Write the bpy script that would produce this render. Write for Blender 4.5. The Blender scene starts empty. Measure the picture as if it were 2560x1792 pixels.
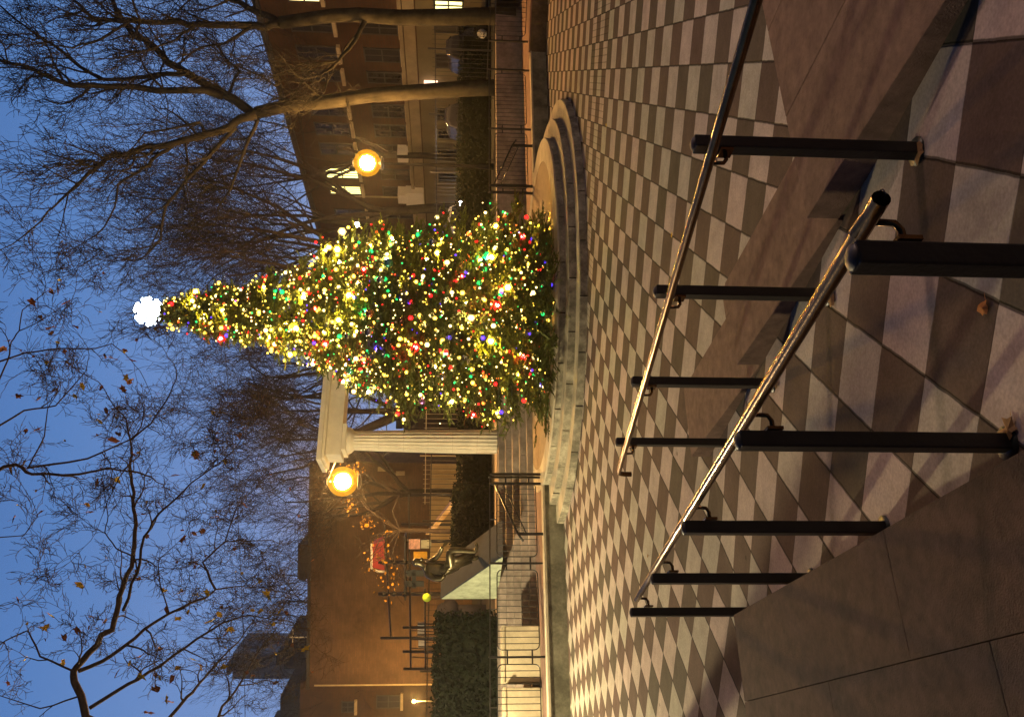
import bpy, bmesh, math, random
from mathutils import Vector, Matrix, noise as mnoise
random.seed(11)
sc = bpy.context.scene
COL = sc.collection
# ------------------------------------------------------------------ camera
F_PX, IW, IH = 2090.07, 2560.0, 1792.0
PITCH, YAW, ROLL = .063, -.324, .015
TILE = .406
CAM = Vector((-.42*TILE, -31.334*TILE, 5.227*TILE))
_c, _s, _cp, _sp, _cr, _sr = math.cos(YAW), math.sin(YAW), math.cos(PITCH), math.sin(PITCH), math.cos(ROLL), math.sin(ROLL)
_R = Vector((_c, -_s, 0)); _F = Vector((_s, _c, 0)); _Z = Vector((0, 0, 1))
DV = _F*_cp - _Z*_sp; _U = _F*_sp + _Z*_cp
UV = _R*_cr + _U*_sr; VV = _U*_cr - _R*_sr
cam = bpy.data.cameras.new('camera'); cam_o = bpy.data.objects.new('camera', cam); COL.objects.link(cam_o)
cam.sensor_width = 36; cam.lens = F_PX/IW*36; cam.clip_end = 2000; cam.clip_start = .02
X, Y, Z = -VV, UV, -DV          # the phone was held on its side: the world's up is the picture's left
cam_o.matrix_world = Matrix(((X.x, Y.x, Z.x, CAM.x), (X.y, Y.y, Z.y, CAM.y), (X.z, Y.z, Z.z, CAM.z), (0, 0, 0, 1)))
sc.camera = cam_o
sc.render.resolution_x, sc.render.resolution_y = 1024, 716
sc.view_settings.view_transform = 'Standard'; sc.view_settings.look = 'None'
sc.view_settings.exposure = 0; sc.view_settings.gamma = 1; sc.view_settings.use_curve_mapping = False
sc.cycles.use_denoising = True
sc.cycles.max_bounces = 5; sc.cycles.diffuse_bounces = 3; sc.cycles.transparent_max_bounces = 12
sc.cycles.sample_clamp_indirect = 4
try: sc.cycles.use_light_tree = True
except Exception: pass
# ------------------------------------------------------------------ dusk sky
wd = bpy.data.worlds.new("World"); sc.world = wd; wd.use_nodes = True
nt = wd.node_tree; nt.nodes.clear()
out = nt.nodes.new('ShaderNodeOutputWorld'); bg = nt.nodes.new('ShaderNodeBackground')
tc = nt.nodes.new('ShaderNodeTexCoord'); sep = nt.nodes.new('ShaderNodeSeparateXYZ')
nt.links.new(tc.outputs['Generated'], sep.inputs[0])
ramp = nt.nodes.new('ShaderNodeValToRGB'); nt.links.new(sep.outputs['Z'], ramp.inputs[0])
e = ramp.color_ramp.elements
e[0].position = 0; e[0].color = (.235, .315, .55, 1)
e[1].position = 1; e[1].color = (.006, .012, .035, 1)
for p, c in ((.22, (.155, .262, .53, 1)), (.42, (.082, .190, .455, 1)), (.62, (.045, .105, .29, 1)), (.75, (.015, .035, .10, 1))):
    k = e.new(p); k.color = c
dot = nt.nodes.new('ShaderNodeVectorMath'); dot.operation = 'DOT_PRODUCT'
nt.links.new(tc.outputs['Generated'], dot.inputs[0]); dot.inputs[1].default_value = (_F.x, _F.y, 0)
mr = nt.nodes.new('ShaderNodeMapRange'); mr.inputs[1].default_value = .1; mr.inputs[2].default_value = .75
mr.inputs[3].default_value = .10; mr.inputs[4].default_value = 1
nt.links.new(dot.outputs['Value'], mr.inputs[0])
nzs = nt.nodes.new('ShaderNodeTexNoise'); nzs.inputs['Scale'].default_value = 2.2; nzs.inputs['Detail'].default_value = 3
nt.links.new(tc.outputs['Generated'], nzs.inputs['Vector'])
mr2 = nt.nodes.new('ShaderNodeMapRange'); mr2.inputs[3].default_value = 1.0; mr2.inputs[4].default_value = 1.28
nt.links.new(nzs.outputs[0], mr2.inputs[0])
mm = nt.nodes.new('ShaderNodeMath'); mm.operation = 'MULTIPLY'
nt.links.new(mr.outputs[0], mm.inputs[0]); nt.links.new(mr2.outputs[0], mm.inputs[1])
nt.links.new(ramp.outputs[0], bg.inputs[0]); nt.links.new(mm.outputs[0], bg.inputs[1]); nt.links.new(bg.outputs[0], out.inputs[0])

def at(x, y, D):
    """point seen at photo pixel x, y at depth D"""
    return CAM + (DV + UV*((IH-y)-IH/2)/F_PX + VV*(IW/2-x)/F_PX)*D
def atz(x, y, z):
    d = DV + UV*((IH-y)-IH/2)/F_PX + VV*(IW/2-x)/F_PX
    return CAM + d*((z-CAM.z)/d.z)
def atb(x, y, b):
    """point seen at pixel x, y on the vertical plane b metres behind the stage wall"""
    d = DV + UV*((IH-y)-IH/2)/F_PX + VV*(IW/2-x)/F_PX
    n = Vector((NN.x, NN.y, 0)); p = Vector((C0.x, C0.y, 0)) + n*b
    return CAM + d*(((p-CAM).dot(n))/d.dot(n))
A0 = math.radians(43)
WW = Vector((math.cos(A0), math.sin(A0))); NN = Vector((-math.sin(A0), math.cos(A0))); C0 = Vector((-5.175, 5.10))
def ab(a, b, z=0): p = C0 + WW*a + NN*b; return Vector((p.x, p.y, z))
SQ = math.sqrt(.5)
def ls(l, s, z=0): return Vector(((l+s)*SQ, (l-s)*SQ, z))
def rz(s): return .282 + (s-5.741)/12
# ------------------------------------------------------------------ materials
def mat(name, col, rough=.8, metal=0, var=.25, scale=4, bump=0, bscale=40, emit=None, spec=None, col2=None, coord='Object', stains=0):
    m = bpy.data.materials.new(name); m.use_nodes = True; n = m.node_tree; b = n.nodes['Principled BSDF']
    b.inputs['Roughness'].default_value = rough; b.inputs['Metallic'].default_value = metal
    b.inputs['Specular IOR Level'].default_value = (.5 if rough < .55 else .12) if spec is None else spec
    t = n.nodes.new('ShaderNodeTexCoord'); g = n.nodes.new('ShaderNodeNewGeometry')
    src = g.outputs['Position'] if coord == 'World' else t.outputs['Object']
    z = n.nodes.new('ShaderNodeTexNoise'); z.inputs['Scale'].default_value = scale; z.inputs['Detail'].default_value = 6; z.inputs['Roughness'].default_value = .65
    n.links.new(src, z.inputs['Vector'])
    cr = n.nodes.new('ShaderNodeValToRGB'); n.links.new(z.outputs[0], cr.inputs[0])
    c2 = col2 or col
    cr.color_ramp.elements[0].position = .3; cr.color_ramp.elements[1].position = .72
    cr.color_ramp.elements[0].color = (*[v*(1-var) for v in col], 1); cr.color_ramp.elements[1].color = (*[min(1, v*(1+var)) for v in c2], 1)
    last = cr.outputs[0]
    if stains:
        z2 = n.nodes.new('ShaderNodeTexNoise'); z2.inputs['Scale'].default_value = scale*.35; z2.inputs['Detail'].default_value = 8; z2.inputs['Roughness'].default_value = .75
        n.links.new(src, z2.inputs['Vector'])
        r2 = n.nodes.new('ShaderNodeValToRGB'); r2.color_ramp.elements[0].position = .42; r2.color_ramp.elements[1].position = .6
        r2.color_ramp.elements[0].color = (1-stains,)*3+(1,); r2.color_ramp.elements[1].color = (1, 1, 1, 1); n.links.new(z2.outputs[0], r2.inputs[0])
        mx = n.nodes.new('ShaderNodeMix'); mx.data_type = 'RGBA'; mx.blend_type = 'MULTIPLY'; mx.inputs[0].default_value = 1
        n.links.new(last, mx.inputs[6]); n.links.new(r2.outputs[0], mx.inputs[7]); last = mx.outputs[2]
    n.links.new(last, b.inputs['Base Color'])
    if bump:
        z3 = n.nodes.new('ShaderNodeTexNoise'); z3.inputs['Scale'].default_value = bscale; z3.inputs['Detail'].default_value = 4; n.links.new(src, z3.inputs['Vector'])
        bp = n.nodes.new('ShaderNodeBump'); bp.inputs['Strength'].default_value = bump; bp.inputs['Distance'].default_value = .01
        n.links.new(z3.outputs[0], bp.inputs['Height']); n.links.new(bp.outputs[0], b.inputs['Normal'])
    if emit:
        b.inputs['Emission Color'].default_value = (*emit[:3], 1); b.inputs['Emission Strength'].default_value = emit[3]
    m['last'] = 0
    return m
def brickmat(name, c1, c2, mortar, scale=1.0, bw=.22, bh=.075, rough=.9, size=.02):
    m = mat(name, c1, rough); n = m.node_tree; b = n.nodes['Principled BSDF']
    t = n.nodes['Texture Coordinate']
    mp = n.nodes.new('ShaderNodeMapping'); mp.inputs['Rotation'].default_value = (math.pi/2, 0, 0)
    br = n.nodes.new('ShaderNodeTexBrick'); br.inputs['Scale'].default_value = scale; br.inputs['Brick Width'].default_value = bw; br.inputs['Row Height'].default_value = bh
    br.inputs['Mortar Size'].default_value = size; br.inputs['Color1'].default_value = (*c1, 1); br.inputs['Color2'].default_value = (*c2, 1); br.inputs['Mortar'].default_value = (*mortar, 1)
    n.links.new(t.outputs['Object'], mp.inputs[0]); n.links.new(mp.outputs[0], br.inputs['Vector'])
    z = n.nodes.new('ShaderNodeTexNoise'); z.inputs['Scale'].default_value = .35; z.inputs['Detail'].default_value = 7; z.inputs['Roughness'].default_value = .7
    n.links.new(t.outputs['Object'], z.inputs['Vector'])
    r = n.nodes.new('ShaderNodeMapRange'); r.inputs[1].default_value = .35; r.inputs[2].default_value = .7; r.inputs[3].default_value = .55; r.inputs[4].default_value = 1.25; n.links.new(z.outputs[0], r.inputs[0])
    mx = n.nodes.new('ShaderNodeMix'); mx.data_type = 'RGBA'; mx.blend_type = 'MULTIPLY'; mx.inputs[0].default_value = 1
    n.links.new(br.outputs[0], mx.inputs[6]); n.links.new(r.outputs[0], mx.inputs[7]); n.links.new(mx.outputs[2], b.inputs['Base Color'])
    return m
def checkmat():
    m = bpy.data.materials.new('checker_paving'); m.use_nodes = True; n = m.node_tree; b = n.nodes['Principled BSDF']
    N = n.nodes.new; L = n.links.new
    g = N('ShaderNodeNewGeometry'); s = N('ShaderNodeSeparateXYZ'); L(g.outputs['Position'], s.inputs[0])
    def M(op, a, bb=None, c=None):
        k = N('ShaderNodeMath'); k.operation = op
        for i, v in enumerate((a, bb, c)):
            if v is None: continue
            if isinstance(v, (int, float)): k.inputs[i].default_value = v
            else: L(v, k.inputs[i])
        return k.outputs[0]
    wob = N('ShaderNodeTexNoise'); wob.inputs['Scale'].default_value = 9; wob.inputs['Detail'].default_value = 3; L(g.outputs['Position'], wob.inputs['Vector'])
    w = M('MULTIPLY', M('SUBTRACT', wob.outputs[0], .5), .03)
    u = M('ADD', M('DIVIDE', s.outputs['X'], TILE), w); v = M('ADD', M('DIVIDE', s.outputs['Y'], TILE), w)
    fu, fv = M('FLOOR', u), M('FLOOR', v)
    par = M('PINGPONG', M('ADD', fu, fv), 1)     # 1 = light
    cv = N('ShaderNodeCombineXYZ'); L(fu, cv.inputs[0]); L(fv, cv.inputs[1])
    wn = N('ShaderNodeTexWhiteNoise'); wn.noise_dimensions = '2D'; L(cv.outputs[0], wn.inputs['Vector'])
    cl = N('ShaderNodeValToRGB'); L(wn.outputs[0], cl.inputs[0]); E = cl.color_ramp.elements
    E[0].color = (.49, .425, .37, 1); E[1].color = (.44, .415, .345, 1); k = E.new(.35); k.color = (.51, .41, .37, 1); k = E.new(.7); k.color = (.47, .42, .36, 1)
    cd = N('ShaderNodeValToRGB'); L(wn.outputs[0], cd.inputs[0]); E = cd.color_ramp.elements
    E[0].color = (.135, .09, .075, 1); E[1].color = (.105, .092, .07, 1); k = E.new(.5); k.color = (.125, .09, .073, 1)
    mx = N('ShaderNodeMix'); mx.data_type = 'RGBA'; L(par, mx.inputs[0]); L(cd.outputs[0], mx.inputs[6]); L(cl.outputs[0], mx.inputs[7])
    # weathering
    z = N('ShaderNodeTexNoise'); z.inputs['Scale'].default_value = 3.5; z.inputs['Detail'].default_value = 9; z.inputs['Roughness'].default_value = .75; L(g.outputs['Position'], z.inputs['Vector'])
    r = N('ShaderNodeMapRange'); r.inputs[1].default_value = .32; r.inputs[2].default_value = .68; r.inputs[3].default_value = .72; r.inputs[4].default_value = 1.15; L(z.outputs[0], r.inputs[0])
    z2 = N('ShaderNodeTexNoise'); z2.inputs['Scale'].default_value = 70; z2.inputs['Detail'].default_value = 3; L(g.outputs['Position'], z2.inputs['Vector'])
    r2 = N('ShaderNodeMapRange'); r2.inputs[1].default_value = .3; r2.inputs[2].default_value = .75; r2.inputs[3].default_value = .82; r2.inputs[4].default_value = 1.12; L(z2.outputs[0], r2.inputs[0])
    # small dark spots (gum, litter stains)
    vo = N('ShaderNodeTexVoronoi'); vo.inputs['Scale'].default_value = 1.3; L(g.outputs['Position'], vo.inputs['Vector'])
    sp = N('ShaderNodeMapRange'); sp.inputs[1].default_value = .018; sp.inputs[2].default_value = .035; sp.inputs[3].default_value = .35; sp.inputs[4].default_value = 1; L(vo.outputs['Distance'], sp.inputs[0])
    ww = M('MULTIPLY', M('MULTIPLY', r.outputs[0], r2.outputs[0]), sp.outputs[0])
    # dark joint lines along Y, faint along X
    du = M('ABSOLUTE', M('SUBTRACT', u, M('ROUND', u))); dv = M('ABSOLUTE', M('SUBTRACT', v, M('ROUND', v)))
    ju = N('ShaderNodeMapRange'); ju.inputs[1].default_value = .014; ju.inputs[2].default_value = .026; ju.inputs[3].default_value = .22; ju.inputs[4].default_value = 1; L(du, ju.inputs[0])
    jv = N('ShaderNodeMapRange'); jv.inputs[1].default_value = .004; jv.inputs[2].default_value = .011; jv.inputs[3].default_value = .6; jv.inputs[4].default_value = 1; L(dv, jv.inputs[0])
    # rows beside the stage and the left side are cut into small setts
    u4 = M('MULTIPLY', u, 4); d4 = M('ABSOLUTE', M('SUBTRACT', u4, M('ROUND', u4)))
    j4 = N('ShaderNodeMapRange'); j4.inputs[1].default_value = .04; j4.inputs[2].default_value = .09; j4.inputs[3].default_value = .5; j4.inputs[4].default_value = 1; L(d4, j4.inputs[0])
    mask = M('MAXIMUM', M('MULTIPLY', M('GREATER_THAN', v, 1), M('LESS_THAN', v, 3)), M('LESS_THAN', u, -21))
    mask = M('MAXIMUM', mask, M('MULTIPLY', M('GREATER_THAN', v, 3), M('MULTIPLY', M('GREATER_THAN', u, -4), M('LESS_THAN', v, 5))))
    j4m = M('ADD', M('MULTIPLY', mask, j4.outputs[0]), M('SUBTRACT', 1, mask))
    jj = M('MULTIPLY', M('MULTIPLY', ju.outputs[0], jv.outputs[0]), j4m)
    tot = M('MULTIPLY', ww, jj)
    m2 = N('ShaderNodeMix'); m2.data_type = 'RGBA'; m2.blend_type = 'MULTIPLY'; m2.inputs[0].default_value = 1
    L(mx.outputs[2], m2.inputs[6]); L(tot, m2.inputs[7]); L(m2.outputs[2], b.inputs['Base Color'])
    b.inputs['Roughness'].default_value = .85; b.inputs['Specular IOR Level'].default_value = .08
    bp = N('ShaderNodeBump'); bp.inputs['Strength'].default_value = .5; bp.inputs['Distance'].default_value = .008
    hh = M('ADD', M('MULTIPLY', z2.outputs[0], .25), jj); L(hh, bp.inputs['Height']); L(bp.outputs[0], b.inputs['Normal'])
    return m
M_check = checkmat()
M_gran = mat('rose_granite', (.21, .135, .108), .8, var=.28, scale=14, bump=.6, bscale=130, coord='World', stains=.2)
M_granter = mat('dimmed_rose_granite', (.115, .068, .055), .85, var=.28, scale=14, bump=.6, bscale=130, coord='World', stains=.2)  # same stone as the other granite, dimmer terrace light put into the colour
M_granside = mat('rose_granite_face', (.20, .16, .12), .85, var=.35, scale=5, bump=.4, bscale=60, coord='World', stains=.5)
M_stone = mat('grey_limestone', (.42, .39, .30), .85, var=.4, scale=6, bump=.5, bscale=50, coord='World', stains=.55)
M_tread = mat('pale_limestone', (.52, .46, .35), .8, var=.2, scale=3, bump=.25, bscale=70, coord='World', stains=.2)
M_pave = mat('stage_paver', (.32, .24, .15), .8, var=.2, scale=5, bump=.3, coord='World')
M_pave2 = mat('stage_inner_paver', (.48, .40, .27), .8, var=.2, scale=5, bump=.3, coord='World')
M_conc = mat('stained_concrete', (.27, .26, .195), .9, var=.45, scale=2.2, bump=.4, bscale=30, coord='World', stains=.55)
M_rosewall = mat('brown_stone_wall', (.16, .12, .09), .9, var=.4, scale=3, bump=.5, bscale=30, coord='World', stains=.5)
M_ledge = mat('ledge_paver', (.25, .16, .13), .8, var=.25, scale=4, bump=.2, coord='World')
M_stair = mat('stair_stone', (.36, .30, .26), .8, var=.3, scale=3, bump=.35, bscale=40, coord='World', stains=.35)
M_marble = mat('white_column_stone', (.70, .65, .53), .7, var=.12, scale=2, bump=.15, bscale=30, stains=.12)
M_joint = mat('dark_joint', (.03, .025, .02), 1, var=.1)
M_iron = mat('black_painted_iron', (.012, .011, .010), .38, .0, var=.3, scale=20, bump=.15, bscale=80)
M_iron2 = mat('dark_green_iron', (.018, .026, .02), .45, .0, var=.3, scale=20)
M_rail = mat('bronze_handrail', (.17, .092, .038), .24, 1.0, var=.4, scale=12, bump=.1, bscale=40)
M_cap = mat('worn_post_cap', (.10, .08, .06), .5, 0, var=.4, scale=30)
M_leaf = mat('autumn_leaf_yellow', (.75, .50, .04), .7, var=.35, scale=6)
M_leafb = mat('autumn_leaf_brown', (.36, .13, .04), .75, var=.4, scale=6)
M_bark = mat('dark_bark', (.035, .028, .026), .95, var=.4, scale=8, bump=.5, bscale=25, coord='World')
M_barkf = mat('brown_plane_bark', (.085, .055, .035), .95, var=.5, scale=12, coord='World')
M_barkp = mat('mottled_plane_bark', (.019, .018, .014), .95, var=.5, scale=3, bump=.5, bscale=20, coord='World', col2=(.034, .03, .022))
M_fir = mat('fir_needles', (.10, .125, .03), .65, var=.4, scale=3, coord='World', col2=(.13, .15, .04))
M_hedge = mat('hedge_leaf', (.007, .010, .004), .8, var=.5, scale=4, coord='World')
M_asph = mat('asphalt', (.05, .048, .045), .9, var=.3, scale=1, coord='World')
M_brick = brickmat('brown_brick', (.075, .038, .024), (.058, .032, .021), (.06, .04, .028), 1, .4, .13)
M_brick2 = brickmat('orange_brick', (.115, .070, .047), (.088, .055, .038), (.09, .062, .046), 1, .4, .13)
M_pale = mat('pale_trim_stone', (.40, .34, .25), .85, var=.2, scale=2)
M_glass = mat('dark_window_glass', (.02, .02, .025), .15, var=.2)
M_lit = mat('lit_window', (.5, .45, .25), .5, emit=(1, .86, .38, 2.0))
M_litw = mat('bright_lit_window', (.6, .6, .3), .5, emit=(1, .92, .35, 2.6))
M_grey = mat('grey_render', (.7, .68, .64), .9, var=.15, scale=.5)
M_dark = mat('dark_roof', (.05, .05, .055), .9, var=.2)
M_white = mat('white_paint', (.75, .73, .68), .5, var=.08)
M_slate = mat('shaded_blue_granite', (.022, .028, .042), .85, var=.25, scale=6, bump=.2)  # the slope's lack of lamp light is put into this colour
M_palegreen = mat('lit_rough_granite', (.36, .41, .31), .85, var=.35, scale=4, bump=.6, bscale=12)  # lamp-lit side of the same wedge, its brightness put into the colour
M_bronze = mat('dark_bronze', (.10, .085, .05), .33, .85, var=.4, scale=7, bump=.3, bscale=12)
M_red = mat('red_panel', (.32, .02, .015), .5, var=.15)
# ------------------------------------------------------------------ mesh helpers
class MB:
    def __init__(s): s.v = []; s.f = []; s.sm = []
    def add(s, vs, fs, smooth=False):
        o = len(s.v); s.v += [Vector(p) for p in vs]; s.f += [[i+o for i in f] for f in fs]; s.sm += [smooth]*len(fs)
    def box(s, c, x, y, z):
        """centre and three half-axis vectors"""
        c, x, y, z = Vector(c), Vector(x), Vector(y), Vector(z)
        vs = [c + x*i + y*j + z*k for k in (-1, 1) for j in (-1, 1) for i in (-1, 1)]
        s.add(vs, [(0, 2, 3, 1), (4, 5, 7, 6), (0, 1, 5, 4), (2, 6, 7, 3), (0, 4, 6, 2), (1, 3, 7, 5)])
    def bx(s, lo, hi): 
        c = [(a+b)/2 for a, b in zip(lo, hi)]; h = [(b-a)/2 for a, b in zip(lo, hi)]
        s.box(c, (h[0], 0, 0), (0, h[1], 0), (0, 0, h[2]))
    def abox(s, a0, a1, b0, b1, z0, z1):
        s.box(ab((a0+a1)/2, (b0+b1)/2, (z0+z1)/2), Vector((WW.x, WW.y, 0))*(a1-a0)/2, Vector((NN.x, NN.y, 0))*(b1-b0)/2, (0, 0, (z1-z0)/2))
    def prism(s, poly, z0, z1, zf=None):
        n = len(poly); vs = [Vector((p[0], p[1], z0)) for p in poly] + [Vector((p[0], p[1], z1 if zf is None else zf(p))) for p in poly]
        s.add(vs, [list(range(n-1, -1, -1)), list(range(n, 2*n))] + [(i, (i+1) % n, n+(i+1) % n, n+i) for i in range(n)])
    def extr(s, pts, d):
        n = len(pts); d = Vector(d); vs = [Vector(p) for p in pts] + [Vector(p)+d for p in pts]
        s.add(vs, [list(range(n-1, -1, -1)), list(range(n, 2*n))] + [(i, (i+1) % n, n+(i+1) % n, n+i) for i in range(n)])
    def tube(s, pts, rs, n=8, cap=True, sq=False):
        pts = [Vector(p) for p in pts]
        if isinstance(rs, (int, float)): rs = [rs]*len(pts)
        rings = []; up = None
        for i, p in enumerate(pts):
            d = (pts[min(i+1, len(pts)-1)] - pts[max(i-1, 0)])
            if d.length < 1e-9: d = Vector((0, 0, 1))
            d.normalize()
            if up is None:
                up = Vector((0, 0, 1)) if abs(d.z) < .9 else Vector((SQ, -SQ, 0))
            x = up - d*up.dot(d)
            if x.length < 1e-6: x = d.orthogonal()
            x.normalize(); y = d.cross(x); up = x
            off = math.pi/n if sq else 0
            rings.append([p + (x*math.cos(off+2*math.pi*k/n) + y*math.sin(off+2*math.pi*k/n))*rs[i] for k in range(n)])
        vs = [q for r in rings for q in r]; fs = []
        for i in range(len(pts)-1):
            for k in range(n): fs.append((i*n+k, i*n+(k+1) % n, (i+1)*n+(k+1) % n, (i+1)*n+k))
        if cap: fs += [list(range(n-1, -1, -1)), list(range((len(pts)-1)*n, len(pts)*n))]
        s.add(vs, fs, n > 5 and not sq)
    def lathe(s, c, prof, n=24, smooth=True, a0=0, a1=2*math.pi):
        c = Vector(c); full = abs(a1-a0-2*math.pi) < 1e-6; m = n if full else n+1
        vs = [c + Vector((r*math.cos(a0+(a1-a0)*k/n), r*math.sin(a0+(a1-a0)*k/n), z)) for r, z in prof for k in range(m)]; fs = []
        for i in range(len(prof)-1):
            for k in range(n): fs.append((i*m+k, i*m+(k+1) % m, (i+1)*m+(k+1) % m, (i+1)*m+k))
        s.add(vs, fs, smooth)
    def ball(s, c, r, n=8, sc_=(1, 1, 1)):
        c = Vector(c); vs = [c+Vector((0, 0, -r*sc_[2]))]; h = max(3, n//2)
        for i in range(1, h):
            t = -math.pi/2 + math.pi*i/h
            vs += [c + Vector((math.cos(t)*math.cos(2*math.pi*k/n)*r*sc_[0], math.cos(t)*math.sin(2*math.pi*k/n)*r*sc_[1], math.sin(t)*r*sc_[2])) for k in range(n)]
        vs.append(c+Vector((0, 0, r*sc_[2]))); fs = []
        for k in range(n): fs.append((0, 1+(k+1) % n, 1+k)); fs.append((len(vs)-1, len(vs)-1-n+k, len(vs)-1-n+(k+1) % n))
        for i in range(h-2):
            for k in range(n): a = 1+i*n; fs.append((a+k, a+(k+1) % n, a+n+(k+1) % n, a+n+k))
        s.add(vs, fs, True)
    def build(s, name, m, parent=None, origin=None, bevel=0):
        me = bpy.data.meshes.new(name); org = Vector(origin) if origin is not None else (s._c() if parent is None else Vector((0, 0, 0)))
        me.from_pydata([p-org for p in s.v], [], s.f); me.validate()
        for p, sm in zip(me.polygons, s.sm): p.use_smooth = sm
        for mm_ in (m if isinstance(m, (list, tuple)) else [m]): me.materials.append(mm_)
        if bevel:
            bm = bmesh.new(); bm.from_mesh(me); bmesh.ops.recalc_face_normals(bm, faces=bm.faces)
            bmesh.ops.bevel(bm, geom=bm.edges[:], offset=bevel, segments=2, affect='EDGES', profile=.6); bm.to_mesh(me); bm.free()
        o = bpy.data.objects.new(name, me); COL.objects.link(o)
        if parent is not None:
            o.parent = parent; o.location = org - GL[parent.name]; GL[o.name] = org
        else: o.location = org; GL[o.name] = org
        return o
    def _c(s):
        lo = [min(p[i] for p in s.v) for i in range(3)]; hi = [max(p[i] for p in s.v) for i in range(3)]
        return Vector(((lo[0]+hi[0])/2, (lo[1]+hi[1])/2, lo[2]))
GL = {}    # world position of every object's origin (no rotations are used before copying)
def tag(o, label, cat, group=None):
    o['label'] = label; o['category'] = cat
    if group: o['group'] = group
    return o
def structure(o): o['kind'] = 'structure'; return o
def stuff(o): o['kind'] = 'stuff'; return o
def thing(name, loc, label, cat, group=None):
    o = bpy.data.objects.new(name, None); COL.objects.link(o); o.location = Vector(loc); o.empty_display_size = .1; GL[o.name] = Vector(loc)
    return tag(o, label, cat, group)
def dup(root, loc, rot=0, label=None, scale=1):
    r = root.copy(); COL.objects.link(r); r.location = Vector(loc); r.rotation_euler = (0, 0, rot); r.scale = (scale,)*3
    if label: r['label'] = label
    GL[r.name] = Vector(loc)
    for ch in root.children:
        c = ch.copy(); COL.objects.link(c); c.parent = r
        for g in ch.children:
            d = g.copy(); COL.objects.link(d); d.parent = c
    return r
V3 = lambda v2, z=0: Vector((v2.x, v2.y, z))
UP = Vector((0, 0, 1))
# ================================================================== SETTING
# plaza, ramp and the raised ground behind
b = MB()
lA = -6.74; lL = -8.285
def sheet(poly, zf): b.add([Vector((p.x, p.y, zf(p))) for p in poly], [list(range(len(poly)))])
big = [ls(-60, 2.36), ls(-60, -60), ls(60, -60), ls(60, 2.36)]
big = [ls(-60, -60), ls(60, -60), ls(60, 30), ls(-60, 30)]
sheet(big, lambda p: -.003)
structure(b.build('plaza_floor', M_check))
b = MB()
sheet([ls(lL-.02, 2.36), ls(lA+.02, 2.36), ls(lA+.02, 14), ls(lL-.02, 14)], lambda p: rz((p.x-p.y)*SQ))
structure(b.build('ramp_floor', M_check))
# granite terrace we stand on (left) : slabs
b = MB()
def lsbox(l0, l1, s0, s1, z0, z1, m=None):
    (m or b).box(ls((l0+l1)/2, (s0+s1)/2, (z0+z1)/2), ls(1, 0)*(l1-l0)/2, ls(0, 1)*(s1-s0)/2, (0, 0, (z1-z0)/2))
ter = thing('granite_terrace', ls(-9, 6), 'rose granite terrace of large slabs, colour dimmed for weaker light, along the left side of the ramp', 'terrace')
cuts = [3.8, 5.75, 6.95, 8.2, 9.6, 11]
for i in range(5): lsbox(-8.765, lL, cuts[i]+.001, cuts[i+1]-.001, -.1, .46)
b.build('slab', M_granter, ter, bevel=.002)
b = MB()
cuts2 = [3.8, 5.0, 6.25, 7.5, 8.8, 11]
for i in range(5): lsbox(-9.238, -8.769, cuts2[i]+.001, cuts2[i+1]-.001, -.1, .461)
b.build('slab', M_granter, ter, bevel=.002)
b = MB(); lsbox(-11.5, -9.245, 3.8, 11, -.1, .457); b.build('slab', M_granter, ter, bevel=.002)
# right cheek: stepping granite blocks beside the ramp
ch = thing('stepped_granite_wall', ls(-6.4, 4), 'rose granite blocks stepping down along the right side of the ramp', 'wall')
b = MB(); lsbox(lA, -6.115, 2.28, 4.046, -.1, .152); b.build('block', M_gran, ch, bevel=.006)
b = MB(); lsbox(lA, -6.115, 4.05, 5.656, -.1, .305); b.build('block', M_gran, ch, bevel=.006)
b = MB(); lsbox(-6.11, -5.87, 3.55, 5.656, -.1, .15); b.build('block', M_gran, ch, bevel=.006)
b = MB()
for l0, l1 in ((lA, -6.11), (-6.105, -5.5), (-5.495, -4.6), (-4.595, -3.6), (-3.595, -2)): lsbox(l0, l1, 5.66, 12.5, .3, .46)
b.build('top_course', M_gran, ch, bevel=.006)
b = MB(); lsbox(lA+.012, -2, 5.67, 12.5, -.1, .294); b.build('lower_course', M_granside, ch, bevel=.004)
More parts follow.
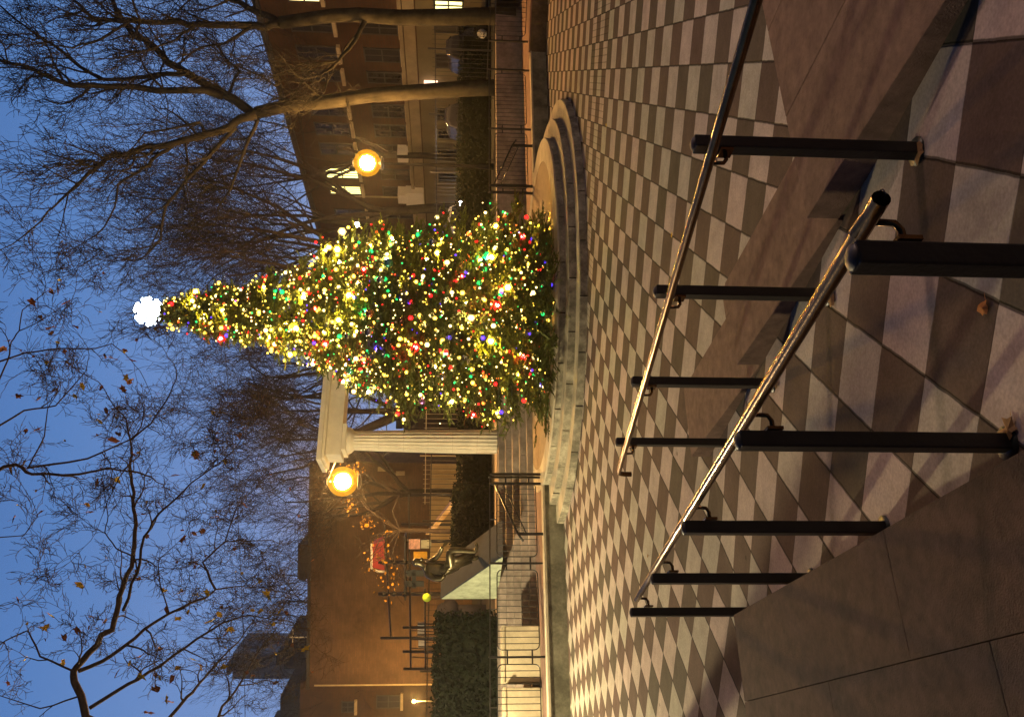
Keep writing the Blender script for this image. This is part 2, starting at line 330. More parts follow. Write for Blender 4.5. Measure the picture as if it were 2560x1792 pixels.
# ------------------------------------------------------------------ handrails of the ramp
def ramp_rail(lab, l, posts, s0, s1, side, ret):
    root = thing('ramp_handrail', ls(l, posts[0], 0), lab, 'handrail', 'handrails along the ramp')
    d = ls(side, 0).normalized(); al = ls(0, 1)
    for s in posts:
        m = MB(); z0 = rz(s)
        m.tube([ls(l, s, z0-.02), ls(l, s, z0+.895)], .038, 4, sq=True)
        p = m.build('post', M_iron, root, bevel=.005)
        m = MB(); m.tube([ls(l, s, z0), ls(l, s, z0+.008)], .058, 12); m.build('base_ring', M_iron2, p)
        m = MB(); c = ls(l, s, z0+.775)
        m.tube([c + d*.032, c + d*.07, c + d*.088 + UP*.012, c + d*.09 + UP*.05], .0085, 6)
        m.box(c + d*.037, d*.005, al*.026, UP*.026)
        m.build('bracket', M_rail, p)
        m = MB(); m.tube([ls(l, s, z0+.894), ls(l, s, z0+.898), ls(l, s, z0+.906)], [.030, .028, .010], 10); m.build('cap', M_cap, p)
    H = lambda s: ls(l, s, rz(s)+.845) + d*.09
    pts = [H(s0)] + [H(s) for s in sorted(posts) if s0 < s < s1] + [H(s1)]
    if ret:
        p = pts[0]; pts = [p + UP*-.11 - al*.075, p + UP*-.06 - al*.075, p + UP*-.025 - al*.06, p + UP*-.006 - al*.03] + pts
    m = MB(); m.tube(pts, .0195, 14, cap=ret); 
    if not ret:                       # open pipe end seen from the front
        q = pts[-1]; m.tube([q, q+al*.0005], [.0197, .0197], 14, cap=False)
        m.tube([q - al*.12, q], [.0155, .0155], 14, cap=False)
        m.lathe(q, [(.0155, 0), (.0197, 0)], 14)
    m.build('rail', M_rail, root)
    return root
ramp_rail('black posted handrail with open pipe end, left of the ramp beside the granite terrace', -8.18, [7.48, 6.43, 5.38, 4.33, 3.28], 3.24, 7.56, 1, False)
ramp_rail('black posted handrail on the right side of the ramp beside the stepped granite blocks', -6.95, [7.48, 6.40, 5.30, 4.22, 3.17], 2.78, 9.0, -1, True)
# ------------------------------------------------------------------ retaining wall, stage, stairs
# corner where the wall turns
aC = 7.75
wl = thing('retaining_wall', ab(0, .2), 'stained low concrete wall at the far edge of the checkered plaza', 'wall')
b = MB(); b.abox(-26, aC, 0, .30, -.1, .355); b.build('wall_face', M_conc, wl)
b = MB(); b.abox(-26, aC, -.02, .32, .357, .40); b.build('coping', M_tread, wl)
# wall after the corner runs along the tile rows
cx = ab(aC, 0)
wr = thing('brown_stone_wall', cx + Vector((2, .3, 0)), 'dark brown ribbed stone wall at the far right corner of the plaza', 'wall')
b = MB(); b.bx((cx.x, cx.y, -.1), (cx.x+22, cx.y+.3, .40)); b.build('wall_face', M_rosewall, wr)
b = MB()
for i in range(60): b.bx((cx.x+.1+i*.3, cx.y-.02, 0), (cx.x+.22+i*.3, cx.y-.001, .38))
b.build('rib', M_rosewall, wr)
b = MB(); b.bx((cx.x-.02, cx.y-.03, .402), (cx.x+22, cx.y+.33, .44)); b.build('coping', M_ledge, wr)
# ledge behind the wall
bS = 1.9
b = MB(); b.abox(-26, 12, .33, bS+.2, .1, .392); structure(b.build('ledge_path', M_ledge))
b = MB(); b.bx((cx.x-1, cx.y+.34, .1), (cx.x+22, cx.y+9, .388)); structure(b.build('ledge_path', M_ledge))
# round stage
stg = thing('round_stage', ab(0, 0), 'round stone stage with three curved steps under the lit Christmas tree', 'stage')
def ringblocks(R, z0, z1, dep, seed, mat_, name, n):
    rnd = random.Random(seed); m = MB(); a = -math.pi*1.02+A0; end = .03*math.pi+A0; k = 0
    st = (end-a)/n
    for k in range(n):
        a1 = a+st; g = .012/R; seg = 5
        vs = []; 
        rr = R + rnd.uniform(-.006, .006); zz = z1 + rnd.uniform(-.003, .003)
        for j in range(seg+1):
            t = a+g+(a1-a-2*g)*j/seg
            for r_, z_ in ((rr-dep, z0), (rr, z0), (rr, zz-.012), (rr-.012, zz), (rr-dep, zz)): vs.append(ab(0, 0) + Vector((r_*math.cos(t), r_*math.sin(t), z_)))
        fs = []
        for j in range(seg):
            for q in range(5): fs.append((j*5+q, j*5+(q+1) % 5, (j+1)*5+(q+1) % 5, (j+1)*5+q))
        fs += [[4, 3, 2, 1, 0], [seg*5+q for q in range(5)]]
        m.add(vs, fs); a = a1
    return m.build(name, mat_, stg)
ringblocks(4.62, -.02, .13, .36, 1, M_stone, 'lower_step', 16)
ringblocks(4.23, .12, .262, .38, 2, M_stone, 'middle_step', 15)
ringblocks(3.83, .24, .378, .12, 3, M_stone, 'upper_step', 14)
b = MB(); cz = ab(0, 0)
def annulus(m, r0, r1, z, n=96, th=.1):
    m.lathe(cz, [(r1, z-th), (r1, z), (r0, z), (r0, z-th)], n, smooth=False)
for r0, r1, z, th, mt, nm in ((4.27, 4.615, .1335, .1, M_tread, 'tread'), (3.87, 4.225, .2655, .1, M_tread, 'tread')):
    m = MB(); m.lathe(cz, [(r1-.006, z-.01), (r1, z-.004), (r1-.004, z), (r0-.05, z)], 120, False, -math.pi*1.02+A0, .03*math.pi+A0); m.build(nm, mt, stg)
m = MB(); m.lathe(cz, [(3.845, .372), (3.85, .385), (3.84, .405), (3.36, .405)], 128, False); m.build('coping_ring', M_tread, stg)
m = MB(); m.lathe(cz, [(3.358, .40), (2.32, .402)], 128, False); m.build('dark_ring', M_pave, stg)
m = MB(); m.lathe(cz, [(2.318, .404), (1.9, .405), (.01, .405)], 96, False); m.build('inner_disc', M_pave2, stg)
m = MB(); m.lathe(cz, [(4.57, -.02), (4.57, .12), (4.18, .122), (4.18, .25), (3.78, .252), (3.78, .39)], 128, False); m.build('core', M_joint, stg)
# stairs up to the column terrace
st = thing('wide_stairs', ab(-4, 2.5), 'wide flight of weathered stone stairs behind the stage and tree', 'stairs')
rnd = random.Random(5)
for k in range(5):
    m = MB(); a = -30 + rnd.random()
    while a < 2.9:
        L = rnd.uniform(1.5, 1.9); m.abox(a+.004, min(a+L, 3.1)-.004, bS+.3*k + rnd.uniform(0, .006), bS+.3*k+.5, .2, .39+.15*(k+1)-(.01 if k < 5 else 0)); a += L
    m.build('step', M_stair, st, bevel=.012)
m = MB(); m.abox(2.2, 2.75, 1.6, 3.6, .2, 1.16); m.abox(2.75, 3.1, 1.9, 3.0, .2, .72); m.build('cheek_block', M_stair, st, bevel=.015)
m = MB(); m.abox(3.1, 12, 2.6, 3.0, .2, 1.16); m.build('side_wall', M_stair, st, bevel=.01)
# raised ground: terrace and everything out to the horizon
b = MB(); p = [ab(-190, 3.35), ab(2.9, 3.35), ab(2.9, 2.9), ab(190, 2.9), ab(190, 220), ab(-190, 220)]
b.add([Vector((q.x, q.y, 1.135)) for q in p], [list(range(6))]); structure(b.build('park_ground', M_asph))
b = MB(); b.abox(-12, 2.2, 3.36, 4.9, .9, 1.145); structure(b.build('terrace_path', M_stair))
b = MB(); b.abox(2.9, 12, 2.95, 3.3, .3, 1.13); structure(b.build('bank', M_rosewall))
# ------------------------------------------------------------------ columns with entablature
col = thing('doric_colonnade', ab(-1.65, 3.7, 1.14), 'white fluted Doric columns carrying a short stone entablature, left of the tree', 'colonnade')
ctop = 1.14 + 3.60
def column(a, bb):
    c = ab(a, bb, 1.14); m = MB(); H = 3.60; n = 20*4
    prof = [(0, .31), (.25*H, .304), (.5*H, .29), (.75*H, .268), (H, .243)]
    vs = []; 
    for z, r in prof:
        for k in range(n):
            t = 2*math.pi*k/n; fl = abs(math.sin(10*t))     # flute depth
            rr = r*(1 - .075*math.sqrt(fl)); vs.append(c + Vector((rr*math.cos(t), rr*math.sin(t), z)))
    fs = [(i*n+k, i*n+(k+1) % n, (i+1)*n+(k+1) % n, (i+1)*n+k) for i in range(4) for k in range(n)]
    m.add(vs, fs, False)
    sh = m.build('shaft', M_marble, col)
    for f_ in (.14, .31, .48, .65, .82):
        m = MB(); r = .315 - .068*f_**1.4; m.lathe(c + UP*f_*H, [(r-.02, -.003), (r-.011, -.003), (r-.011, .003), (r-.02, .003)], 40)
        m.build('drum_joint', M_pale, sh)
    m = MB(); m.lathe(c + UP*H, [(.24, -.03), (.25, -.02), (.25, -.005), (.262, 0), (.31, .05), (.335, .1), (.33, .15), (.2, .15)], 40)
    m.build('echinus', M_marble, col)
    m = MB(); m.box(c + UP*(H+.2), V3(WW)*.34, V3(NN)*.34, UP*.05); m.build('abacus', M_marble, col, bevel=.008)
column(-1.65, 3.75); column(.75, 3.75)
m = MB(); m.abox(-2.12, 1.25, 3.42, 4.08, ctop+.255, ctop+.62); m.build('architrave', M_marble, col, bevel=.006)
m = MB()
m.abox(-2.26, 1.4, 3.26, 4.24, ctop+.625, ctop+.685); m.abox(-2.32, 1.46, 3.20, 4.30, ctop+.687, ctop+.80)
m.build('cornice', M_marble, col, bevel=.01)
# ------------------------------------------------------------------ ledge fences
def fence_panel(m, A, B, z0, z1, nb, r=.1):
    """rounded-corner frame between A and B with upright bars"""
    d = (B-A); L = d.length; d.normalize(); pts = []
    for cx_, cz_, a0 in ((L-r, z1-r, 0), (r, z1-r, 90), (r, z0+r, 180), (L-r, z0+r, 270)):
        for k in range(5):
            t = math.radians(a0+k*22.5); pts.append(A + d*(cx_+r*math.cos(t)) + UP*(cz_+r*math.sin(t)))
    pts.append(pts[0]); m.tube(pts, .011, 5)
    for k in range(1, nb+1):
        x = L*k/(nb+1); m.tube([A+d*x+UP*(z0+.01), A+d*x+UP*(z1-.01)], .0075, 4)
def fence(lab, P, Q, n, z, h, mt, grp='black iron fences on the ledge', nb=12, skip_last=False):
    d = (Q-P)/n; root = thing('iron_fence', P + UP*z, lab, 'fence', grp); u = d.normalized()
    for i in range(n+1):
        m = MB(); c = P + d*i; m.tube([c+UP*z, c+UP*(z+h)], .027, 4, sq=True); m.ball(c+UP*(z+h+.012), .024, 6); m.build('post', mt, root)
    for i in range(n):
        m = MB(); A = P+d*i+u*.13; B = P+d*(i+1)-u*.13
        fence_panel(m, A, B, z+.11, z+h-.14, nb)
        for s_, e_ in ((P+d*i, A), (B, P+d*(i+1))):
            for zz in (z+.25, z+h-.33): m.tube([s_+UP*zz, e_+UP*zz], .016, 4)
        mid = (A+B)/2; m.tube([mid+UP*(z+h-.14), mid+UP*(z+h)], .012, 4)
        m.build('panel', mt, root)
    m = MB(); m.tube([P+UP*(z+h), Q+UP*(z+h)], .013, 5); m.build('top_rail', mt, root)
    return root
bF = .42
fence('long black iron fence with rounded panels on the ledge left of the stage', ab(-3.55, bF), ab(-3.55-1.77*9, bF), 9, .39, 1.06, M_iron)
fence('black iron fence with rounded panels on the ledge right of the stage', ab(3.6, bF), ab(7.15+.35, bF), 2, .39, 1.06, M_iron)
fence('black iron fence running right from the plaza corner above the brown wall', Vector((cx.x+.25, cx.y+.45, 0)), Vector((cx.x+.25+8.9, cx.y+.45, 0)), 5, .40, 1.05, M_iron)
# sloping iron rails at both ends of the stage steps
def step_rail(lab, sg):
    root = thing('step_handrail', ab(sg*3.62, .42, .39), lab, 'handrail', 'sloping scrolled handrails at the stage steps')
    A = ab(sg*3.72, .30); B = ab(sg*4.80, .12)
    for c, z0, z1 in ((A, .39, 1.42), (ab(sg*3.52, .30), .39, 1.42), (B, 0, .88)):
        m = MB(); m.tube([c+UP*z0, c+UP*z1], .034, 4, sq=True); m.ball(c+UP*(z1+.01), .028, 6); m.build('post', M_iron, root)
    T0 = A+UP*1.36; T1 = B+UP*.90; T2 = B + (B-A)*.14 + UP*.80; m = MB()
    m.tube([T0, T1, T2], .022, 8); m.tube([T0-UP*.17, T1-UP*.17], .013, 6)
    m.build('sloping_rail', M_iron, root)
    m = MB(); n = 9
    for k in range(n):
        c = T0.lerp(T1, (k+.5)/n) - UP*.085; u = (T1-T0).normalized(); w_ = UP
        m.tube([c + u*math.cos(t)*.036 + w_*math.sin(t)*.062 for t in [2*math.pi*j/12 for j in range(13)]], .006, 4)
    m.build('scrollwork', M_iron, root)
step_rail('sloping black scrolled handrail at the left end of the stage steps', -1)
step_rail('sloping black scrolled handrail at the right end of the stage steps', 1)
# ================================================================== LAMPS
def light(name, p, W, col, r=.12, parent=None):
    l = bpy.data.lights.new(name, 'POINT'); l.energy = W; l.color = col; l.shadow_soft_size = r
    o = bpy.data.objects.new(name, l); COL.objects.link(o)
    if parent is not None: o.parent = parent; o.location = Vector(p)-GL[parent.name]
    else: o.location = p
    return o
SOD = (1.0, .50, .13); WARM = (1.0, .62, .32)
def glowshell(name, col, st, tr):
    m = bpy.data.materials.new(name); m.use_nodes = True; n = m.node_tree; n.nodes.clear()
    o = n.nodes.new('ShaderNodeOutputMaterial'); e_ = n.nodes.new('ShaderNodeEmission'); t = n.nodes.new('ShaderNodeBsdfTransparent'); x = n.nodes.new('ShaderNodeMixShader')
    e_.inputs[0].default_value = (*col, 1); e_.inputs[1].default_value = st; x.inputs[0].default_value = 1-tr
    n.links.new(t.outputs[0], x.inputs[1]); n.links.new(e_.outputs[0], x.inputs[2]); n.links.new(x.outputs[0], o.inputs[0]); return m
M_halo = glowshell('lamp_halo_shell', (1, .42, .01), 1.25, .66)  # glowing shells put round the lamp core to imitate its halo
M_haloin = glowshell('inner_halo_shell', (1, .62, .06), 2.2, .45)
M_pole = mat('matt_black_pole', (.008, .007, .007), .95)
def core(p, r, W, c, parent):
    """glowing lamp core: a small sphere giving off W watts"""
    S = W/(math.pi*4*math.pi*r*r)
    q = MB(); q.ball(p, r, 12); return q.build('glowing_core', mat('lamp_core', c, .5, emit=(*c, S)), parent)
def street_lamp(px, py, D, W, lab, arm, zbase=1.13, c=SOD):
    p = at(px, py, D); base = Vector((p.x, p.y, zbase)) + arm
    root = thing('park_lamp', base, lab, 'street lamp', 'lit orange park lamps')
    m = MB(); m.tube([base, base+UP*.5, base+UP*.52, Vector((base.x, base.y, p.z-.35))], [.10, .09, .055, .045], 10); m.build('pole', M_pole, root)
    if arm.length > .05:
        m = MB(); a = Vector((base.x, base.y, p.z-.35)); m.tube([a, a.lerp(p, .4)+UP*.4, p+UP*.45, p+UP*.33], .03, 8); m.build('arm', M_iron, root)
    m = MB(); m.lathe(p, [(.02, .52), (.10, .49), (.13, .44), (.12, .425)], 16); m.build('hood', M_iron, root)
    m = MB(); m.tube([p-UP*.52, p-UP*.48, p-UP*.43], [.06, .21, .21], 16); m.build('pole_shade', M_iron, root)  # disc added below the core to keep its light off the pole
    m = MB(); m.ball(p, .30, 18); m.build('globe', M_haloin, root)
    m = MB(); m.ball(p, .42, 20); m.build('halo_shell', M_halo, root)  # orange glow around the lamp built as an outer shell
    core(p, .23, W, c, root)
    return root
street_lamp(918, 408, 26, 9000, 'lit orange park lamp right of the Christmas tree, on a slim black pole', Vector((0, 0, 0)))
street_lamp(857, 1203, 23.5, 13000, 'lit orange park lamp left of the white columns, on an arm from a pole', V3(at(1150, 1088, 24.6).xy) - V3(at(857, 1203, 23.5).xy))
# park lamps outside the picture whose pools of light fall on the plaza
def off_lamp(p, W, lab, c):
    root = thing('plaza_lamp', Vector((p.x, p.y, 0)), lab, 'street lamp'); q = Vector((p.x, p.y, 0))
    m = MB(); m.tube([q, q+UP*.4, q+UP*.42, q+UP*(p.z-.3)], [.10, .09, .055, .045], 10); m.build('pole', M_iron, root)
    m = MB(); m.ball(p, .285, 16); m.build('globe', M_halo, root)
    core(p, .15, W, c, root)
off_lamp(ab(-10.6, -.9, 3.7), 6000, 'warm plaza lamp beyond the left edge of the view', (1, .80, .43))
off_lamp(Vector((5.5, -6.5, 5.0)), 950, 'warm plaza lamp beyond the right edge of the view', (1, .64, .48))
# ================================================================== CHRISTMAS TREE
rnd = random.Random(3)
TB = at(1330, 796, 16.6); TB = Vector((TB.x, TB.y, .405)); TH = 7.45
PROF = [(0, 1.25), (.35, 1.5), (.75, 1.78), (1.1, 1.92), (1.6, 2.0), (2.1, 2.0), (2.6, 1.9), (3.1, 1.7), (3.7, 1.38), (4.3, 1.10), (4.9, .86), (5.4, .68), (5.9, .54), (6.4, .42), (6.8, .28), (7.15, .15), (7.45, .03)]
def prof(z):
    for (z0, r0), (z1, r1) in zip(PROF, PROF[1:]):
        if z <= z1: return r0 + (r1-r0)*(z-z0)/(z1-z0)
    return .02
def lump(z, t):   # uneven outline of the crown
    return 1 + .17*math.sin(2*t+z*1.7+.8) + .10*math.sin(5*t+z*3.1) + .07*math.sin(9*t-z*5)
xt = thing('christmas_tree', TB, 'tall fir Christmas tree covered in coloured lights, standing on the round stage', 'tree')
m = MB(); m.tube([TB, TB+UP*2, TB+UP*TH], [.13, .09, .02], 10); m.build('trunk', M_bark, xt)
def spray(m, p, d, L, w, rnd, nn=12, nl=.085):
    """one fir twig: a thin stem with two rows of needles"""
    d = d.normalized(); side = d.cross(UP); side = side.normalized() if side.length > .01 else Vector((1, 0, 0))
    side = (side + UP*rnd.uniform(-.5, .5)).normalized(); nrm = side.cross(d)
    vs = []; fs = []
    for k in range(nn):
        f = k/nn; q = p + d*L*f + UP*(-.10*L*f*f)
        for sg in (-1, 1):
            t = q + side*sg*nl*(1-.4*f) + d*nl*.75 + nrm*rnd.uniform(-.35, .35)*nl; wv = d*.017 + nrm*.008
            i = len(vs); vs += [q-wv, q+wv, t]; fs.append((i, i+1, i+2))
    e_ = p + d*L + UP*(-.10*L); i = len(vs); vs += [p+nrm*.004, p-nrm*.004, e_]; fs.append((i, i+1, i+2))
    m.add(vs, fs)
tips = []
def bough(m, z, t, R, rnd, drop=.16):
    base = TB + UP*z + Vector((math.cos(t), math.sin(t), 0))*.05; out_ = Vector((math.cos(t), math.sin(t), 0)); n = max(3, int(R/.085))
    lift = .30 if z < 5 else .55
    prev = None
    for k in range(n+1):
        f = k/n; q = base + out_*R*f + UP*(lift*R*f*.55 - drop*R*f*f*1.9) 
        if f > .25 or R < .5:
            tan = (out_ + UP*(lift*.5 - drop*3.2*f)).normalized()
            for sg in (-1, 1, rnd.choice((-1, 1))):
                L = (.34 if R > .8 else .2)*(1.15-f*.55)*rnd.uniform(.7, 1.15)
                dd = (tan*rnd.uniform(.3, 1) + out_.cross(UP)*sg*rnd.uniform(.3, 1.2) + UP*rnd.uniform(-.5, .7))
                spray(m, q, dd, L, 0, rnd, max(5, int(L/.03)))
        if k == n:
            spray(m, q, (out_ + UP*rnd.uniform(-.2, .5)), .26*min(1, R+.2), 0, rnd, 9); tips.append((q.copy(), out_.copy(), z))
        elif f > .45: tips.append((q + Vector((rnd.uniform(-.15, .15), rnd.uniform(-.15, .15), rnd.uniform(0, .12))), out_.copy(), z))
m = MB(); z = .10
while z < TH-.1:
    R0 = prof(z); n = max(6, int(9*R0 + 6))
    for k in range(n):
        t = 2*math.pi*(k+rnd.random())/n + z*7
        zz = z + rnd.uniform(-.06, .06); R = R0*lump(zz, t)*rnd.uniform(.72, 1.04)
        bough(m, zz, t, R, rnd)
    z += .155 if z < 5 else .12
for k in range(5): spray(m, TB+UP*(TH-.3), UP+Vector((math.cos(k*1.3), math.sin(k*1.3), 0))*.35, .34, 0, rnd, 9)
m.build('foliage', M_fir, xt)
# cut boughs heaped round the foot
m = MB()
for k in range(210):
    t = rnd.uniform(0, 2*math.pi); R = rnd.uniform(1.05, 1.75)*(1+.18*math.cos(t-math.radians(250))); p = TB + Vector((math.cos(t)*R, math.sin(t)*R, rnd.uniform(.03, .38)*(2.1-R)))
    dd = Vector((math.cos(t+rnd.uniform(-1.2, 1.2)), math.sin(t+rnd.uniform(-1.2, 1.2)), rnd.uniform(-.25, .35)))
    for j in range(5): spray(m, p+dd*.09*j+Vector((rnd.uniform(-.08, .08), rnd.uniform(-.08, .08), rnd.uniform(0, .08))), dd+Vector((rnd.uniform(-.7, .7), rnd.uniform(-.7, .7), rnd.uniform(-.3, .3))), rnd.uniform(.15, .32), 0, rnd, 9, .06)
bh = m.build('bough_heap', M_fir); tag(bh, 'heap of cut evergreen boughs ringed round the foot of the Christmas tree', 'branches')
# lights: one string, its bulbs parts of it
ls_root = thing('light_string', TB+UP*.4, 'strings of glowing yellow, red, green and blue bulbs wound over the Christmas tree', 'string lights')
BC = {'y': (1, .62, .06, 17), 'w': (1, .74, .26, 17), 'r': (1, .014, .014, 7), 'g': (.012, .8, .16, 3), 'b': (.10, .04, 1, 6), 'o': (1, .22, .03, 7)}
BM = {k: mat('bulb_'+n_, tuple(min(1, c) for c in BC[k][:3]), .4, emit=BC[k]) for k, n_ in (('y', 'yellow'), ('w', 'warm_white'), ('r', 'red'), ('g', 'green'), ('b', 'blue'), ('o', 'orange'))}
def ballmesh(r, mt, nm):
    q = MB(); q.ball((0, 0, 0), r, 6); me = bpy.data.meshes.new(nm); me.from_pydata(q.v, [], q.f); me.materials.append(mt); return me
spots = []
for q, o_, z in tips:
    spots.append(q + o_*.07 + UP*.04)
spots += [q + o_*.03 + Vector((rnd.gauss(0, .08), rnd.gauss(0, .08), rnd.gauss(0, .08))) for q, o_, z in tips if z > 3.4 and rnd.random() < .8]
rnd.shuffle(spots)
camside = [p for p in spots if (p-TB).xy.dot((CAM-TB).xy) > -.45*abs((p-TB).xy.length)*(CAM-TB).xy.length]
camside = camside[:3600]
big_b = []; rest = {k: MB() for k in BM}; _t = MB(); _t.ball((0, 0, 0), 1, 5); BALLV = _t.v
keys = 'yyyyyyyyyywwwwwwrrrggbo'
for i, p in enumerate(camside):
    z = p.z-TB.z; k = rnd.choice(keys + ('yyyw' if z > 3.6 else 'rg'))
    r = rnd.choice((.012, .015, .018, .022, .028, .034))
    if i < 100: r = rnd.choice((.024, .028, .034, .042)); big_b.append((p, r, k))
    else: rest[k].ball(p, r if i < 1350 else rnd.choice((.008, .010, .012, .015)), 5)
meshes = {}
BCORE = {k: mat('bulb_core_'+k, (1, 1, 1), .4, emit=(BC[k][0], BC[k][1], BC[k][2], BC[k][3]*85)) for k in BC}
BSH = {k: glowshell('bulb_halo_'+k, tuple(min(1, c*1.0) for c in BC[k][:3]), 2.6 if k != 'b' else 1.8, .5) for k in BC}  # emissive shells round the bulbs stand in for their coloured glow
for p, r, k in big_b:
    key = (k, r)
    if key not in meshes: meshes[key] = (ballmesh(r, BCORE[k], 'bulb'), ballmesh(r*2.1, BSH[k], 'bulb_halo'))
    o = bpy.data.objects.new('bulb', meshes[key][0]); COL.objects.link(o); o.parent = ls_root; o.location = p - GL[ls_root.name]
    g = bpy.data.objects.new('bulb_halo', meshes[key][1]); COL.objects.link(g); g.parent = o
allm = MB(); idx = []
for i, k in enumerate(BM): 
    n0 = len(allm.f); allm.add(rest[k].v, rest[k].f); idx.append((n0, len(allm.f), i))
o = allm.build('small_bulbs', [BM[k] for k in BM], ls_root)
for n0, n1, i in idx:
    for f_ in range(n0, n1): o.data.polygons[f_].material_index = i
stuff(o)
shl = MB(); idx = []  # enlarged glowing shells added as halos of the small bulbs
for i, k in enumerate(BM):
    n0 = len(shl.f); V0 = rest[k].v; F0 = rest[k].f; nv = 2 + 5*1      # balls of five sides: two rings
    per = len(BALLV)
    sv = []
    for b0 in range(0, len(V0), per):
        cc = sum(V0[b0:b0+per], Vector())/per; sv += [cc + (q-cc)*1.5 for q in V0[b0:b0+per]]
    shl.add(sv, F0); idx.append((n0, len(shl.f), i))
o = shl.build('small_bulb_halo', [BSH[k] for k in BM], ls_root)
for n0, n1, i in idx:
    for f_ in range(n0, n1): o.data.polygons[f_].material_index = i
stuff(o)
# the wire
m = MB(); pts = []
for k in range(420):
    z = .3 + 6.9*k/420; t = k*.42; R = prof(z)*lump(z, t)*.86; pts.append(TB + Vector((math.cos(t)*R, math.sin(t)*R, z)))
m.tube(pts, .006, 3); m.build('wire', M_iron2, ls_root)
# snowflake topper
sp = thing('snowflake_topper', TB+UP*(TH+.02), 'glowing white snowflake on top of the Christmas tree', 'tree topper')
M_snow = mat('glowing_white', (1, 1, 1), .5, emit=(.80, .93, 1, 14))
SC = TB + UP*(TH+.26); ux = V3(UV.xy).normalized()
m = MB()
for k in range(6):
    a = math.pi*k/3 + .2; d = ux*math.cos(a) + UP*math.sin(a); e2 = ux*-math.sin(a) + UP*math.cos(a)
    m.tube([SC, SC+d*.27], .05, 6)
    for f_ in (.13, .2):
        for sg in (-1, 1): m.tube([SC+d*f_, SC+d*(f_+.06)+e2*sg*.085], .034, 6)
m.build('arms', M_snow, sp)
m = MB(); m.ball(SC, .10, 10); m.build('hub', M_snow, sp)
# ornaments seen on the tree
M_orn = {'mirror': mat('mirror_bauble', (.85, .8, .7), .12, 1.0, var=.1), 'copper': mat('copper_bauble', (.6, .22, .14), .25, 1.0, var=.3), 'gold': mat('gold_bauble', (.75, .5, .12), .2, 1.0, var=.2), 'green': mat('green_bauble', (.1, .5, .3), .2, .8, var=.2), 'violet': mat('violet_bauble', (.4, .15, .5), .25, .8, var=.2), 'teal': mat('teal_bauble', (.15, .55, .55), .2, .8, var=.2)}
ORN = [(923, 830, 13, 'mirror', 'large pinkish mirrored bauble left of the middle of the tree'), (1165, 898, 15, 'mirror', 'largest pale mirrored bauble low on the left half of the tree'), (1178, 799, 13, 'gold', 'greenish gold bauble low on the middle of the tree'),
 (924, 783, 11, 'copper', 'copper coloured bauble at the middle of the tree'), (1004, 805, 12, 'copper', 'copper pine-cone bauble just below the middle of the tree'), (627, 792, 10, 'copper', 'small copper bauble high on the tree under the bright top section'),
 (971, 658, 12, 'teal', 'teal bauble on the upper right of the tree'), (908, 698, 10, 'gold', 'gold bauble right of the middle of the tree'), (876, 925, 11, 'green', 'green bauble at the left edge of the tree'), (1090, 658, 0, 'gold', ''),
 (1151, 657, 11, 'copper', 'copper bauble on the right side of the tree above the blue bulb'), (1082, 608, 11, 'mirror', 'silver bauble near the right edge of the tree'), (868, 840, 9, 'mirror', 'small silver bauble left of centre above the large pinkish one'), (1107, 940, 10, 'mirror', 'small silver bauble near the lower left edge of the tree'),
 (1056, 1001, 10, 'violet', 'violet bauble at the far left of the tree'), (951, 700, 10, 'mirror', 'dim silver bauble among the green right of centre'), (699, 737, 10, 'violet', 'violet bauble on the upper section of the tree'), (1090, 733, 0, 'teal', '')]
for x, y, r, k, lab in ORN:
    if not r: continue
    z = pz_ = at(x, y, 16.6).z - TB.z
    q = at(x, y, 16.6); lat = (q-TB).dot(ux); R = prof(max(.2, z))*.98; dep = math.sqrt(max(.0, R*R-lat*lat))
    q = at(x, y, 16.6-dep-.12); rr = r/F_PX*(16.6-dep)
    root = thing('bauble', q, lab, 'ornament', 'baubles hanging on the Christmas tree')
    m = MB(); m.ball(q, rr, 16); m.build('ball', M_orn[k], root)
    m = MB(); m.tube([q+UP*rr*.9, q+UP*(rr+.03)], .014, 6); m.tube([q+UP*(rr+.03), q+UP*(rr+.09)], .003, 3); m.build('hanger', M_pale, root)
# fallen sprig and cable on the stair by the column
m = MB()
for k in range(7): spray(m, atz(1262+k*3, 1092-k*4, .95)+UP*.05, Vector((rnd.uniform(-1, 1), rnd.uniform(-1, 1), .3)), .18, 0, rnd, 6, .05)
tag(m.build('fallen_sprig', M_fir), 'small fallen evergreen sprig lying on the stairs below the column', 'sprig')
m = MB(); c0 = TB + Vector((-1.2, -1.3, .02)); m.tube([c0 + Vector((-.06*k, .05*math.sin(k*.9)+.02*k, 0)) for k in range(14)] , .012, 5)
tag(m.build('power_cable', mat('green_cable', (.05, .12, .04), .5)), 'green power cable trailing from the tree across the stage', 'cable')
# ================================================================== STATUE ON ITS WEDGE
wb = thing('wedge_plinth', at(1232, 1440, 19.5), 'wedge-shaped blue-grey granite plinth, coloured dark on its unlit slope and pale on its lit rough side, carrying the statue', 'plinth')
P1 = at(1262, 1388, 18.0); P2 = at(1101, 1495, 20.0); P2b = Vector((P2.x, P2.y, 1.12)); P1.z = 1.12
ex = (Vector((UV.x, UV.y, 0)).normalized()*.8 + Vector((_F.x, _F.y, 0))*.55)*.85
m = MB(); m.extr([P1, P2b, P2], ex); m.build('body', M_slate, wb, bevel=.006)
nrm = (P2b-P1).cross(UP).normalized(); nrm = nrm if nrm.dot(CAM-P1) > 0 else -nrm
m = MB(); m.extr([P1+nrm*.004+(P2b-P1).normalized()*.05, P2b+nrm*.004, P2+nrm*.004-UP*.03], nrm*.012); m.build('rough_face', M_palegreen, wb)
